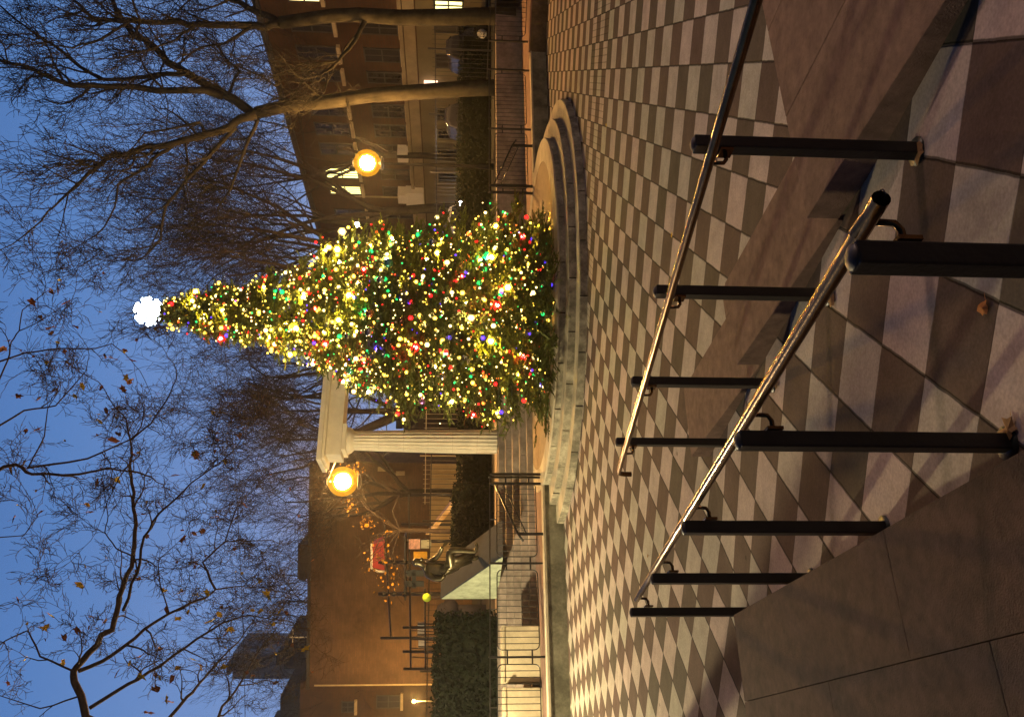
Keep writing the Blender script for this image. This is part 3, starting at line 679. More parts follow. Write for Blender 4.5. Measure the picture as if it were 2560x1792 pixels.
# seated bronze figure
def skin(name, verts, edges, m_, parent, lvl=2):
    verts = [(v[0], v[1]*1.12) + tuple(v[2:]) for v in verts]
    me = bpy.data.meshes.new(name); me.from_pydata([v[0] for v in verts], edges, [])
    o = bpy.data.objects.new(name, me); COL.objects.link(o)
    bpy.context.view_layer.objects.active = o
    md = o.modifiers.new('skin', 'SKIN'); sd = o.modifiers.new('sub', 'SUBSURF'); sd.levels = sd.render_levels = lvl; md.use_smooth_shade = True
    for i, v in enumerate(verts): o.data.skin_vertices[0].data[i].radius = (v[1], v[1]*(v[2] if len(v) > 2 else 1))
    o.data.skin_vertices[0].data[0].use_root = True
    dg = bpy.context.evaluated_depsgraph_get(); ev = bpy.data.meshes.new_from_object(o.evaluated_get(dg)); bpy.data.objects.remove(o)
    ev.name = name; ev.materials.clear(); ev.materials.append(m_)
    for p in ev.polygons: p.use_smooth = True
    o = bpy.data.objects.new(name, ev); COL.objects.link(o)
    o.parent = parent; GL[o.name] = Vector((0, 0, 0)); o.location = -GL[parent.name]; return o
SD = 18.9
def sp_(x, y, dd=0): return at(x, y, SD+dd)
stt = thing('statue', sp_(1150, 1420), 'dark bronze statue of a seated draped man resting on the wedge plinth', 'statue')
V = [(sp_(1128, 1435), .155), (sp_(1105, 1428), .16), (sp_(1082, 1422), .19, 1.1), (sp_(1066, 1418), .12), (sp_(1058, 1411), .065), (sp_(1046, 1405), .088), (sp_(1036, 1402), .07),
     (sp_(1070, 1433, -.1), .075), (sp_(1086, 1447, -.2), .062), (sp_(1104, 1447, -.25), .052), (sp_(1112, 1437, -.3), .042),      # near arm
     (sp_(1072, 1405, .15), .07), (sp_(1092, 1393, .1), .058), (sp_(1101, 1379, .0), .048), (sp_(1107, 1366, -.05), .04),            # far arm
     (sp_(1132, 1415, -.15), .115), (sp_(1124, 1385, -.2), .10), (sp_(1128, 1374, -.2), .085), (sp_(1160, 1376, -.2), .062), (sp_(1188, 1379, -.2), .045), (sp_(1193, 1366, -.2), .04), (sp_(1189, 1357, -.2), .03),   # near leg
     (sp_(1134, 1422, .1), .11), (sp_(1150, 1400, .0), .10), (sp_(1166, 1388, 0), .075), (sp_(1190, 1396, 0), .055), (sp_(1196, 1388, 0), .04)]
E_ = [(0, 1), (1, 2), (2, 3), (3, 4), (4, 5), (5, 6), (2, 7), (7, 8), (8, 9), (9, 10), (2, 11), (11, 12), (12, 13), (13, 14), (0, 15), (15, 16), (16, 17), (17, 18), (18, 19), (19, 20), (20, 21), (0, 22), (22, 23), (23, 24), (24, 25), (25, 26)]
body = skin('body', V, E_, M_bronze, stt)
m = MB(); m.ball(sp_(1040, 1405), .10, 10, (1, 1, .8)); m.ball(sp_(1053, 1398, -.02), .05, 8); m.build('hair_and_beard', M_bronze, stt)
m = MB()
for k in range(9):
    f = k/8; a = sp_(1100+f*30, 1425-f*40+8*math.sin(k), -.22); m.tube([a, a+(sp_(1165, 1405, -.15)-a)*.5 + UP*.03, sp_(1178+f*10, 1400-f*25+5*math.sin(k*2), -.1)], [.06, .085, .05], 6)
m.build('drapery', M_bronze, stt)
m = MB()
for k in range(5): m.ball(sp_(1113+k*2, 1433-k*3, -.32), .018, 6)
for k in range(5): m.tube([sp_(1107+k*2, 1366-k, -.05), sp_(1110+k*2.5, 1358-k*.6, -.05), sp_(1114+k*2.5, 1354, -.05)], [.013, .012, .008], 5)
m.build('fingers', M_bronze, stt)
# ================================================================== HEDGES, BLOCKS, GROUND LITTER
def leafmass(m, lo_hi, n, size, rnd, frame=None):
    """many small leaf faces inside and on the skin of a box given by a corner, three edge vectors"""
    O, ex_, ey_, ez_ = lo_hi
    for _ in range(n):
        u, v, w_ = rnd.random(), rnd.random(), rnd.random()
        k = rnd.randrange(4)
        if k == 0: v = rnd.random()**3
        elif k == 1: w_ = 1 - rnd.random()**3*.4
        p = O + ex_*u + ey_*v + ez_*w_*(1+.05*math.sin(u*23+v*9)) + Vector((rnd.gauss(0, .03), rnd.gauss(0, .03), rnd.gauss(0, .03)))
        a = Vector((rnd.gauss(0, 1), rnd.gauss(0, 1), rnd.gauss(0, 1))).normalized()*size*rnd.uniform(.6, 1.3); b_ = a.orthogonal().normalized()*size*.5
        m.add([p-a, p+b_, p+a, p-b_], [(0, 1, 2, 3)])
def hedge(lab, a0, a1, b0, b1, z0, z1, n, nm='hedge', size=.05, rot=None):
    root = thing(nm, ab((a0+a1)/2, (b0+b1)/2, z0), lab, 'hedge')
    m = MB(); leafmass(m, (ab(a0, b0, z0), ab(a1, b0, z0)-ab(a0, b0, z0), ab(a0, b1, z0)-ab(a0, b0, z0), UP*(z1-z0)), n, size, rnd); m.build('leaves', M_hedge, root)
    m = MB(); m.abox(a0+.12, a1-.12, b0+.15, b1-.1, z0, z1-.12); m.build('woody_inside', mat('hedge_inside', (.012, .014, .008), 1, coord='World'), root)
hedge('tall clipped dark hedge on the terrace left of the wedge plinth', -12.5, -5.75, 3.9, 4.9, 1.14, 2.55, 16000)
hedge('dark clipped hedge behind the statue, between the plinth and the columns', -4.6, -2.2, 5.6, 6.6, 1.14, 2.2, 6000)
hedge('dark shrubbery behind the columns and the Christmas tree', -1.9, 3.2, 6.8, 7.8, 1.14, 2.1, 8000)
hedge('brown and green shrubbery behind the fence on the right of the stage', 3.4, 16, 6.5, 8, 1.14, 2.25, 14000)
def blk(lab, x0, x1, y0, y1, bb, z0):
    A = atb(x1, y0, bb); B = atb(x1, y1, bb); top = atb(x0, y0, bb).z
    root = thing('stone_block', (A+B)/2, lab, 'stone block', 'pale blocks on the left stairs')
    m = MB(); u = (B-A); u.z = 0; c = (A+B)/2; c.z = (z0+top)/2; m.box(c + V3(NN)*.3, u/2*.98, V3(NN)*.3, UP*(top-z0)/2); m.build('body', M_pale2, root, bevel=.02)
    m = MB(); c.z = top+.03; m.box(c + V3(NN)*.3, u/2*1.0, V3(NN)*.32, UP*.028); m.build('cap', M_pale2, root, bevel=.01)
M_pale2 = mat('pale_block_stone', (.55, .48, .34), .85, var=.2, scale=2, bump=.3, stains=.25)
blk('pale square stone block glowing in lamp light behind the ledge fence, nearer the plinth', 1262, 1328, 1562, 1706, 1.3, .39)
blk('second pale stone block behind the ledge fence, at the left edge of the view', 1266, 1335, 1716, 1850, 1.15, .39)
# fallen leaves
def leaf_mesh(r, seed):
    q = random.Random(seed); v = [(0, 0, .01)]; n = 12
    for k in range(n):
        a = 2*math.pi*k/n; rr = r*(1 if k % 2 == 0 else .68)*q.uniform(.6, 1.2)*(1 if k < 8 else .7); v.append((rr*math.cos(a), rr*math.sin(a), q.uniform(0, .02)*r*20*.4))
    return v, [(0, 1+k, 1+(k+1) % n) for k in range(n)]
def ground_leaf(p, r, mt, lab, seed):
    v, f = leaf_mesh(r, seed); m = MB(); m.add([Vector(q)+p for q in v], f)
    top = [Vector(q)+p+UP*.002 for q in v]; m.add([top[0]+Vector((r*1.5, 0, .004)), top[1]+UP*.001, top[1]+Vector((0, .006, 0))], [(0, 1, 2)])
    tag(m.build('fallen_leaf', mt), lab, 'leaf', 'fallen leaves')
def on_ramp(x, y):
    d = DV + UV*((IH-y)-IH/2)/F_PX + VV*(IW/2-x)/F_PX; n = Vector((-SQ/12, SQ/12, 1)); k0 = .282-5.741/12
    return CAM + d*((k0 - n.dot(CAM))/n.dot(d)) + UP*.006
M_tan = mat('tan_dry_leaf', (.34, .20, .09), .8, var=.3, scale=20)
ground_leaf(on_ramp(2304, 378), .055, M_tan, 'curled tan leaf at the foot of the nearest right rail post', 1)
ground_leaf(on_ramp(2084, 745), .06, M_tan, 'dim tan leaf at the foot of the second right rail post', 2)
ground_leaf(on_ramp(1945, 957), .04, M_tan, 'small tan leaf at the foot of the third right rail post', 3)
ground_leaf(on_ramp(2466, 770), .04, mat('orange_leaf', (.42, .17, .05), .8, var=.3, scale=20), 'long orange leaf lying alone on a dark tile of the ramp', 4)
ground_leaf(on_ramp(2530, 1075), .05, M_tan, 'tan leaf against the foot of the left rail post near the terrace edge', 5)
for i, (x, y, lab) in enumerate(((1516, 313, 'yellow leaf on the tiles right of the stage steps'), (1680, 588, 'pale scrap on the plaza tiles left of the right handrail'), (1620, 1390, 'bright crumb of litter on the tiles beyond the left handrail'), (1470, 1384, 'dark twig end on the bright tiles at the left of the stage'))):
    p = atz(x, y, .006); ground_leaf(p, .035, M_leaf if i < 2 else M_tan, lab, 10+i)
# ================================================================== BUILDINGS
def facade(p, x, y):        # point on a vertical plane through p[0], p[1] seen at pixel x, y
    A, B = p; n = (B-A).cross(UP).normalized(); d = DV + UV*((IH-y)-IH/2)/F_PX + VV*(IW/2-x)/F_PX
    return CAM + d*((A-CAM).dot(n)/d.dot(n))
RA = at(1160, 0, 35); RB = at(1152, 560, 51); RA.z = RB.z = 1.14
ru = (RB-RA).normalized(); rn = ru.cross(UP).normalized()
if rn.dot(CAM-RA) < 0: rn = -rn
R0 = RA - ru*14; R1 = RA + ru*34
topz = 10.9
rb = thing('school_building', R0, 'dark brown brick building with a stone band and rows of windows, right side', 'building')
m = MB(); m.extr([R0, R1, Vector((R1.x, R1.y, 10.9)), Vector((R0.x, R0.y, 10.9))], -rn*18); m.build('wall', M_brick, rb)
# object-space bricks need the wall's own axes, so the brick material is mapped along X; the facade is close to that
m = MB(); c = lambda z0, z1, o_, th: m.box((R0+R1)/2 + rn*(o_) + UP*((z0+z1)/2-1.14), (R1-R0)/2, rn*th, UP*(z1-z0)/2)
c(4.25, 4.75, .06, .1); c(4.78, 4.95, .12, .16); m.build('stone_band', mat('band_stone', (.24, .20, .14), .9, var=.25, scale=1), rb)
m = MB(); c(1.2, 4.2, .02, .03); m.build('ground_floor_facing', M_pale3 if 'M_pale3' in globals() else mat('ground_floor_render', (.15, .13, .085), .9, var=.2, scale=.6), rb)
m = MB(); c(10.7, 10.95, .06, .12); m.build('coping', M_dark, rb)
PL = (RA, RB)
def window(y0, y1, z0, z1, parent, plane, nrm, mt, mull=1, sill=True, frame=M_dark, off=.03, sm=None):
    """window between pixel columns y0, y1 on the facade, at real heights"""
    A = facade(plane, 1150, y0); B = facade(plane, 1150, y1); A.z = B.z = 0
    u = (B-A); L = u.length; u.normalize(); cc = (A+B)/2 + nrm*off
    m = MB(); t = .06
    for z_ in (z0, z1): m.box(cc+UP*z_, u*(L/2+t), nrm*.04, UP*t/2)
    for e_ in (-1, 1): m.box(cc+u*e_*L/2+UP*(z0+z1)/2, u*t/2, nrm*.038, UP*((z1-z0)/2-t/2))
    for k in range(1, mull+1): m.box(cc+u*(L*k/(mull+1)-L/2)+UP*(z0+z1)/2, u*.025, nrm*.03, UP*((z1-z0)/2-t/2))
    m.box(cc+UP*(z0+z1)/2, u*(L/2-t/2), nrm*.028, UP*.03)
    f_ = m.build('window', frame, parent)
    m = MB(); m.box(cc+UP*(z0+z1)/2+nrm*.004, u*(L/2-.02), nrm*.008, UP*((z1-z0)/2-.02)); m.build('pane', mt, f_)
    if sill: m = MB(); m.box(cc+UP*(z0-.12)+nrm*.06, u*(L/2+.14), nrm*.1, UP*.08); m.build('sill', M_pale, f_)
zs = lambda x, y: facade(PL, x, y).z
z20, z21 = zs(1000, 145)+.0, zs(913, 145)
W2 = [(-40, -8), (60, 92), (129, 160), (187, 213), (268, 298), (318, 346), (368, 394), (428, 452), (472, 491), (530, 548), (590, 606), (640, 655)]
for i, (y0, y1) in enumerate(W2): window(y0, y1, z20, z21, rb, PL, rn, M_glass, 1)
z30 = zs(855, 145)+.2
for i, (y0, y1) in enumerate(W2):
    window(y0, y1, z30, z30+1.75, rb, PL, rn, M_litw if i in (7, 8) else M_glass, 3 if i in (7, 8) else 1)
window(-20, 18, z30+.3, z30+1.6, rb, PL, rn, M_lit, 1)
for y0, y1, mt in ((135, 168, M_glass), (272, 298, M_glass), (324, 346, M_glass), (372, 390, M_glass), (432, 452, M_glass), (0, 24, M_litw), (50, 80, M_glass)): window(y0, y1, 1.5 if mt is M_glass else 2.2, 3.4, rb, PL, rn, mt, 1, sill=False, off=.06)
A = facade(PL, 1078, 207); m = MB(); m.box(A+rn*.3, ru*.35, rn*.12, UP*.32); m.box(A+rn*.15+UP*.1, ru*.04, rn*.15, UP*.04)
m.build('entrance_lamp', mat('pink_white_glow', (1, .8, .7), .5, emit=(1, .62, .42, 2.2)), rb)
for y, x in ((375, 1008), (477, 1008)):
    A = facade(PL, x, y); m = MB(); m.box(A+rn*.3, ru*.42, rn*.3, UP*.27); m.build('air_conditioner', M_white, rb)
m = MB(); A = facade(PL, 930, 489); m.tube([Vector((A.x, A.y, 5))+rn*.08, Vector((A.x, A.y, 8.6))+rn*.08], .05, 6); m.build('drain_pipe', M_pale, rb)
A = facade(PL, 1038, 481); m = MB(); m.box(A+rn*.3, ru*.7, rn*.25, UP*.5); m.build('utility_box', M_grey, rb)
# left building: big plain brick flank lit orange
LA = at(1160, 1158, 50); LB = at(1152, 1712, 50); LA.z = LB.z = 1.14; LB = LA + (LB-LA); ln = (LB-LA).cross(UP).normalized()
if ln.dot(CAM-LA) < 0: ln = -ln
lu = (LB-LA).normalized(); PL2 = (LA, LB)
lb = thing('apartment_building', LA, 'tall plain brick building side glowing orange behind the playground', 'building')
ztop = facade(PL2, 778, 1400).z
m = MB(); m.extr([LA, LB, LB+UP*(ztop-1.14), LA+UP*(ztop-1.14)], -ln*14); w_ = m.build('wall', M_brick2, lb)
m = MB(); c_ = (LA+LB)/2; m.box(c_+UP*(ztop-1.14+.08), (LB-LA)/2+lu*.1, ln*.2, UP*.08); m.build('roof', M_dark, lb)
m = MB(); q = facade(PL2, 765, 1418); m.box(Vector((q.x, q.y, ztop+.5))-ln*3, lu*1.05, ln*1.6, UP*.55); m.build('roof_hut', M_dark, lb)
m = MB(); a_ = facade(PL2, 760, 1592); a_.z = ztop; m.tube([a_, a_+UP*1.2], .04, 5); m.tube([a_+UP*1.0-lu*.5, a_+UP*1.0+lu*.5], .03, 5); m.build('roof_antenna', M_white, lb)
M_base = mat('pale_base_wall', (.42, .33, .2), .9, var=.2, scale=.8)
m = MB(); m.box(LA+lu*3.3+ln*.15+UP*1.3, lu*3.3, ln*.1, UP*1.3); m.build('pale_base', M_base, lb)
for y0, y1, z0, z1 in ((1135, 1150, 6.3, 7.6),): pass
for y, x0, x1 in ((1182, 990, 1012), (1172, 945, 975)):
    A = facade(PL2, x0, y); B = facade(PL2, x1, y); m = MB(); m.box((A+B)/2+ln*.1, lu*.12, ln*.08, UP*abs(A.z-B.z)/2); m.build('vent_strip', M_pale, lb)
m = MB(); q1 = facade(PL2, 790, 1712); m.tube([Vector((LB.x, LB.y, 1.2))+ln*.08-lu*.1, Vector((LB.x, LB.y, ztop-.3))+ln*.08-lu*.1], .05, 5); m.build('drain_pipe', M_pale, lb)
# further buildings
fb = thing('brick_annex', LB+lu*3, 'low dark brick building at the far left with two faint windows', 'building')
A = LB+lu*.2+ln*-1.5; B = A+lu*14; zz = facade((A, B), 750, 1740).z
m = MB(); m.extr([A, B, B+UP*(zz-1.14), A+UP*(zz-1.14)], -ln*12); m.build('wall', M_brick, fb); PL3 = (A, B)
window(1735, 1765, facade(PL3, 1000, 1750).z, facade(PL3, 975, 1750).z+.8, fb, PL3, ln, M_glass, 1)
window(1750, 1775, facade(PL3, 885, 1750).z, facade(PL3, 855, 1750).z, fb, PL3, ln, M_glass, 1)
def slab_building(x0, x1, y0, y1, D, lab, mt, nm='distant_tower', dz=10):
    P = at(x1, y0, D); Q = at(x1, y1, D); t = at(x0, (y0+y1)/2, D).z; root = thing(nm, Vector(((P.x+Q.x)/2, (P.y+Q.y)/2, 0)), lab, 'building')
    u = Q-P; u.z = 0; c = (P+Q)/2; n = u.cross(UP).normalized(); m = MB(); m.box(Vector((c.x, c.y, t/2))-n*dz/2*(-1 if n.dot(DV) < 0 else 1)*-1, u/2, n*dz/2, UP*t/2); m.build('wall', mt, root)
    m = MB(); m.box(Vector((c.x, c.y, t+.3)), u/5, n*1.5, UP*.3); m.build('roof_hut', M_dark, root)
    return root
slab_building(590, 1100, 1628, 1692, 140, 'grey slab tower block rising above the far roofs', M_grey)
slab_building(715, 1100, 1600, 1668, 100, 'dark low roof block in front of the grey tower', M_dark)
slab_building(705, 1100, 1735, 1900, 90, 'dark block at the far left edge beyond the annex', M_dark, 'distant_block')
slab_building(775, 1100, 1370, 1470, 80, 'dark brown roofs just behind the orange brick flank', M_brick, 'distant_block')
slab_building(1085, 1150, 560, 760, 85, 'low dark houses down the street behind the tree', M_brick, 'distant_block')
slab_building(1010, 1150, 860, 1160, 80, 'reddish brick houses far behind the column', M_brick, 'distant_block')
# overhead cable
m = MB(); A = at(563, 1003, 30); B = at(602, 1792, 30); m.tube([A+(B-A)*k/10 - UP*.25*(1-((k-5)/8)**2) for k in range(-3, 14)], .011, 4)
tag(m.build('overhead_cable', M_iron), 'thin overhead cable crossing the sky at the left', 'cable')
# ================================================================== PLAYGROUND
PD = 31
pg = thing('climbing_frame', Vector((*at(1130, 1430, PD).xy, 1.14)), 'dark metal climbing frame of posts and bars in front of the brick flank', 'climbing frame')
for x0, y in ((951, 1594), (1007, 1628), (1009, 1671), (1007, 1568), (1028, 1236), (1003, 1310)):
    t = at(x0, y, PD); m = MB(); m.tube([Vector((t.x, t.y, 1.13)), t], .05, 8); m.build('post', M_iron, pg)
for (xa, ya, xb, yb) in ((961, 1304, 977, 1590), (1022, 1236, 1027, 1671), (1062, 1470, 1064, 1671)):
    m = MB(); m.tube([at(xa, ya, PD), at(xb, yb, PD)], .035, 6); m.build('beam', M_iron, pg)
for k in range(4):
    m = MB(); y = 1575+k*22; m.tube([at(1027, y, PD), at(1100, y+4, PD)], .02, 5); m.build('hanging_bar', M_iron, pg)
ps = thing('play_tower', Vector((*at(1130, 1420, PD).xy, 1.14)), 'playground tower with a red roof, coloured panels and a slide', 'play tower')
for y in (1405, 1484, 1352):
    t = at(946 if y != 1352 else 1015, y, PD); m = MB(); m.tube([Vector((t.x, t.y, 1.13)), t], .065, 8)
    for f_ in (.75, .85, .95): m.ball(Vector((t.x, t.y, 1.13)).lerp(t, f_), .11, 8)
    m.build('post', M_iron, ps)
pgx = Vector((_F.x, _F.y, 0))*.9
m = MB(); m.extr([at(931, 1360, PD), at(961, 1352, PD), at(961, 1425, PD), at(931, 1418, PD)], pgx); rf = m.build('roof', M_red, ps)
m = MB(); m.tube([at(929, 1358, PD), at(929, 1420, PD), at(945, 1428, PD), at(961, 1428, PD)], .045, 6); m.build('roof_trim', M_white, rf)
for x0, x1, y0, y1, mt in ((1022, 1050, 1348, 1372, mat('pink_panel', (.7, .45, .42), .7, var=.4, scale=8)), (1052, 1078, 1350, 1370, mat('grey_green_panel', (.35, .38, .33), .7)), (1034, 1068, 1379, 1396, mat('yellow_panel', (.8, .45, .05), .6)), (1015, 1060, 1425, 1440, M_iron2), (1015, 1060, 1452, 1466, M_iron2), (1030, 1040, 1424, 1470, M_iron2)):
    m = MB(); m.extr([at(x0, y0, PD-.1), at(x1, y0, PD-.1), at(x1, y1, PD-.1), at(x0, y1, PD-.1)], pgx*.08); m.build('panel', mt, ps)
m = MB(); m.extr([at(1010, 1340, PD), at(1014, 1340, PD), at(1014, 1500, PD), at(1010, 1500, PD)], pgx); m.build('platform', M_iron, ps)
m = MB(); a1, a2 = at(1079, 1336, PD), at(1150, 1248, PD)
m.extr([a1, a2, a2+UP*.22, a1+UP*.22], pgx*.7); m.build('slide', mat('slide_metal', (.6, .42, .2), .4), ps)
bl = thing('green_ball', at(1078, 1493, 24), 'yellow-green ball-shaped bobble on a thin stick near the plinth', 'ball')
m = MB(); m.ball(at(1067, 1493, 24), .125, 14); m.build('ball', mat('tennis_green', (.45, .6, .05), .6), bl)
m = MB(); t = at(1070, 1493, 24); m.tube([Vector((t.x, t.y, 1.13)), t], .015, 5); m.build('stick', M_iron, bl)
for k, (x0, y0, y1) in enumerate(((1044, 1556, 1589), (1046, 1594, 1618))):
    r_ = thing('notice_board', Vector((*at(1100, (y0+y1)/2, 34).xy, 1.14)), ('wide pale notice board on posts behind the climbing frame', 'small pale notice board left of the wide one')[k], 'notice board')
    m = MB(); P = at(x0, y0, 34); Q = at(x0+19, y1, 34); u = Vector((Q.x-P.x, Q.y-P.y, 0)); m.extr([P, P+u, P+u+UP*(Q.z-P.z), P+UP*(Q.z-P.z)], pgx*.08); m.build('board', M_white, r_)
    m = MB(); m.tube([Vector((P.x, P.y, 1.13))+u*.1, P+u*.1], .03, 5); m.build('post', M_iron, r_)
    m = MB(); m.tube([Vector((P.x, P.y, 1.13))+u*.9, P+u*.9], .03, 5); m.build('post', M_iron, r_)
# parked dark figure-like cover
m = MB(); m.ball(at(1125, 1535, 27), .5, 12, (1, 1, .7)); m.ball(at(1110, 1528, 27), .3, 10, (1, 1, .9)); m.ball(at(1112, 1546, 27), .26, 10)
m.tube([Vector((*at(1140, 1535, 27).xy, 1.13)), at(1125, 1535, 27)], .3, 10)
tag(m.build('covered_equipment', mat('black_cover', (.02, .02, .03), .8, bump=.5, bscale=6)), 'dark covered lump of equipment behind the hedge left of the plinth', 'cover')
wlp = thing('yard_lamp', Vector((*at(1035, 1752, 45).xy, 1.14)), 'small yellow yard lamp on a post before the dark annex at the far left', 'yard lamp')
p = at(1035, 1752, 45); core(p, .05, 2900, (1, .52, .12), wlp); m = MB(); m.tube([Vector((p.x, p.y, 1.13)), p-UP*.12], .04, 6); m.build('pole', M_iron, wlp)
# tall fences further back
def bar_fence(lab, P, Q, z0, z1, step, mt, nm='park_fence', rails=(0, 1)):
    root = thing(nm, Vector((P.x, P.y, z0)), lab, 'fence'); d = Q-P; L = d.length; u = d/L; n = int(L/step); m = MB()
    for k in range(n+1):
        c = P+u*step*k; m.tube([c+UP*z0, c+UP*z1], .009, 4)
    m.build('bars', mt, root)
    for z in (z0+.15, z1-.1): m = MB(); m.tube([P+UP*z, Q+UP*z], .02, 5); m.build('rail', mt, root)
    for k in range(0, int(L/2.4)+1): m = MB(); c = P+u*2.4*k; m.tube([c+UP*z0, c+UP*(z1+.15)], .035, 5); m.build('post', mt, root)
gp = lambda x, y, D: Vector((*at(x, y, D).xy, 0))
bar_fence('tall black bar fence along the playground', gp(1100, 1120, 28), gp(1100, 1800, 27), 1.14, 3.1, .17, M_iron)
bar_fence('tall black bar fence along the street on the right', gp(1100, -60, 27), gp(1100, 600, 34), 1.14, 3.2, .16, M_iron)
bar_fence('pale orange-lit bar fence behind the columns', gp(1100, 1000, 36), gp(1100, 1260, 36), 1.14, 3.6, .2, M_pale)
bar_fence('low dark green fence in front of the left hedge', ab(-12, 3.6), ab(-8.1, 3.6), 1.14, 2.2, .14, M_iron2)
# ================================================================== VEHICLES AND STREET
def car(lab, y0, y1, D, mt, lights=None):
    P = gp(1150, y0, D); Q = gp(1150, y1, D+ (0)); u = Q-P; L = u.length; u.normalize(); n = u.cross(UP); c = (P+Q)/2 + UP*1.14
    root = thing('parked_car', c, lab, 'car', 'cars parked along the street')
    prof_ = [(-.5, .35), (-.5, .75), (-.46, .95), (-.33, 1.02), (-.22, 1.45), (-.1, 1.58), (.22, 1.58), (.36, 1.45), (.46, 1.05), (.5, .9), (.5, .35)]
    m = MB(); m.extr([c+u*x*L+UP*z-n*.85 for x, z in prof_], n*1.7); b_ = m.build('body', mt, root, bevel=.05)
    m = MB(); m.extr([c+u*x*L+UP*z-n*.87 for x, z in ((-.3, 1.03), (-.2, 1.40), (.2, 1.46), (.33, 1.38), (.4, 1.05))], n*1.74); m.build('windows', M_glass, root)
    for x in (-.31, .31):
        for sg in (-1, 1):
            w0 = c+u*x*L+n*sg*.80+UP*.33; m = MB(); m.tube([w0-n*.1, w0+n*.1], .33, 16); wh = m.build('wheel', M_iron, root); m = MB(); m.tube([w0-n*.11, w0+n*.11], .18, 10); m.build('rim', M_grey, wh)
    m = MB(); m.tube([c+u*x*L+UP*(z+.02)-n*.8*(1 if n.dot(DV) > 0 else -1) for x, z in ((-.23, 1.45), (-.1, 1.59), (.22, 1.59), (.36, 1.46))], .025, 6); m.build('roof_glint', mat('roof_glint_metal', (.8, .8, .8), .15, 1.0), root)  # bright strip standing in for light reflected along the roof
    return root
M_carw = mat('white_car_paint', (.6, .6, .58), .25, var=.05); M_card = mat('dark_car_paint', (.04, .04, .05), .2, var=.1)
car('dark car with a bright roof reflection built as a strip parked behind the fence right of the lamp', 255, 345, 31, M_card)
car('dark car parked behind the shrubbery near the right tree trunk', 90, 175, 31.5, M_card)
car('white car seen between the bars beside the tree, under the white floodlight', 500, 590, 37, M_carw)
fl = thing('street_floodlight', Vector((*at(1153, 508, 30).xy, 1.14)), 'small brilliant white street light behind the fence right of the tree', 'street light')
p = at(1153, 508, 30); core(p, .085, 160, (.85, .95, 1), fl)
m = MB(); m.tube([Vector((p.x, p.y, 1.13)), p-UP*.15, p-UP*.11], [.04, .04, .07], 8); m.build('pole', M_iron, fl)
gl = thing('globe_lamp', Vector((*at(892, 540, 24).xy, 1.14)), 'small white globe lamp on a curved arm beside the upper right of the tree', 'street lamp')
p = at(892, 562, 24); core(p, .075, 90, (1, .75, .4), gl)
m = MB(); q = at(900, 600, 24); m.tube([Vector((q.x, q.y, 1.13)), q-UP*.5, q, at(888, 592, 24), at(885, 575, 24), p+UP*.09], .025, 6); m.build('curved_pole', M_iron, gl)
# ================================================================== BARE TREES
rnd = random.Random(21)
def rand_dir(d, ang, rnd):
    o_ = d.orthogonal().normalized(); q = d.cross(o_); t = rnd.uniform(0, 2*math.pi)
    return (d*math.cos(ang) + (o_*math.cos(t)+q*math.sin(t))*math.sin(ang)).normalized()
def grow(m, tw, p, d, L, r, lvl, rnd, up=.12, rmin=.006, kink=.22, ends=None):
    """a branch with ever finer side branches; thin ones go to the twig mesh"""
    n = max(3, int(4+lvl)); pts = [p]; rs = [r]; q = p.copy(); dd = d.copy()
    for k in range(n):
        dd = (dd + Vector((rnd.gauss(0, kink), rnd.gauss(0, kink), rnd.gauss(0, kink)+up))).normalized()
        q = q + dd*L/n; pts.append(q.copy()); rs.append(max(rmin, r*(1-.75*(k+1)/n)))
    (m if lvl > 1 else tw).tube(pts, rs, 5 if lvl > 2 else 3, cap=False)
    if ends is not None and lvl <= 1: ends.append((pts[-1], dd))
    if lvl <= 0: return
    nc = {1: 4, 2: 5, 3: 6, 4: 5}.get(lvl, 6)
    for k in range(nc):
        f = .22 + .78*(k+rnd.random())/nc; i = min(n-1, int(f*n)); pp = pts[i].lerp(pts[i+1], f*n-i) if f*n-i < 1 else pts[-1]
        grow(m, tw, pp, rand_dir((pts[i+1]-pts[i]).normalized(), math.radians(rnd.uniform(25, 62)), rnd), L*rnd.uniform(.42, .68), max(rmin, rs[i]*.5), lvl-1, rnd, up, rmin, kink, ends)
def limb_pts(pl, D0, D1):
    n = len(pl)-1; return [at(x, y, D0+(D1-D0)*k/n) for k, (x, y) in enumerate(pl)]
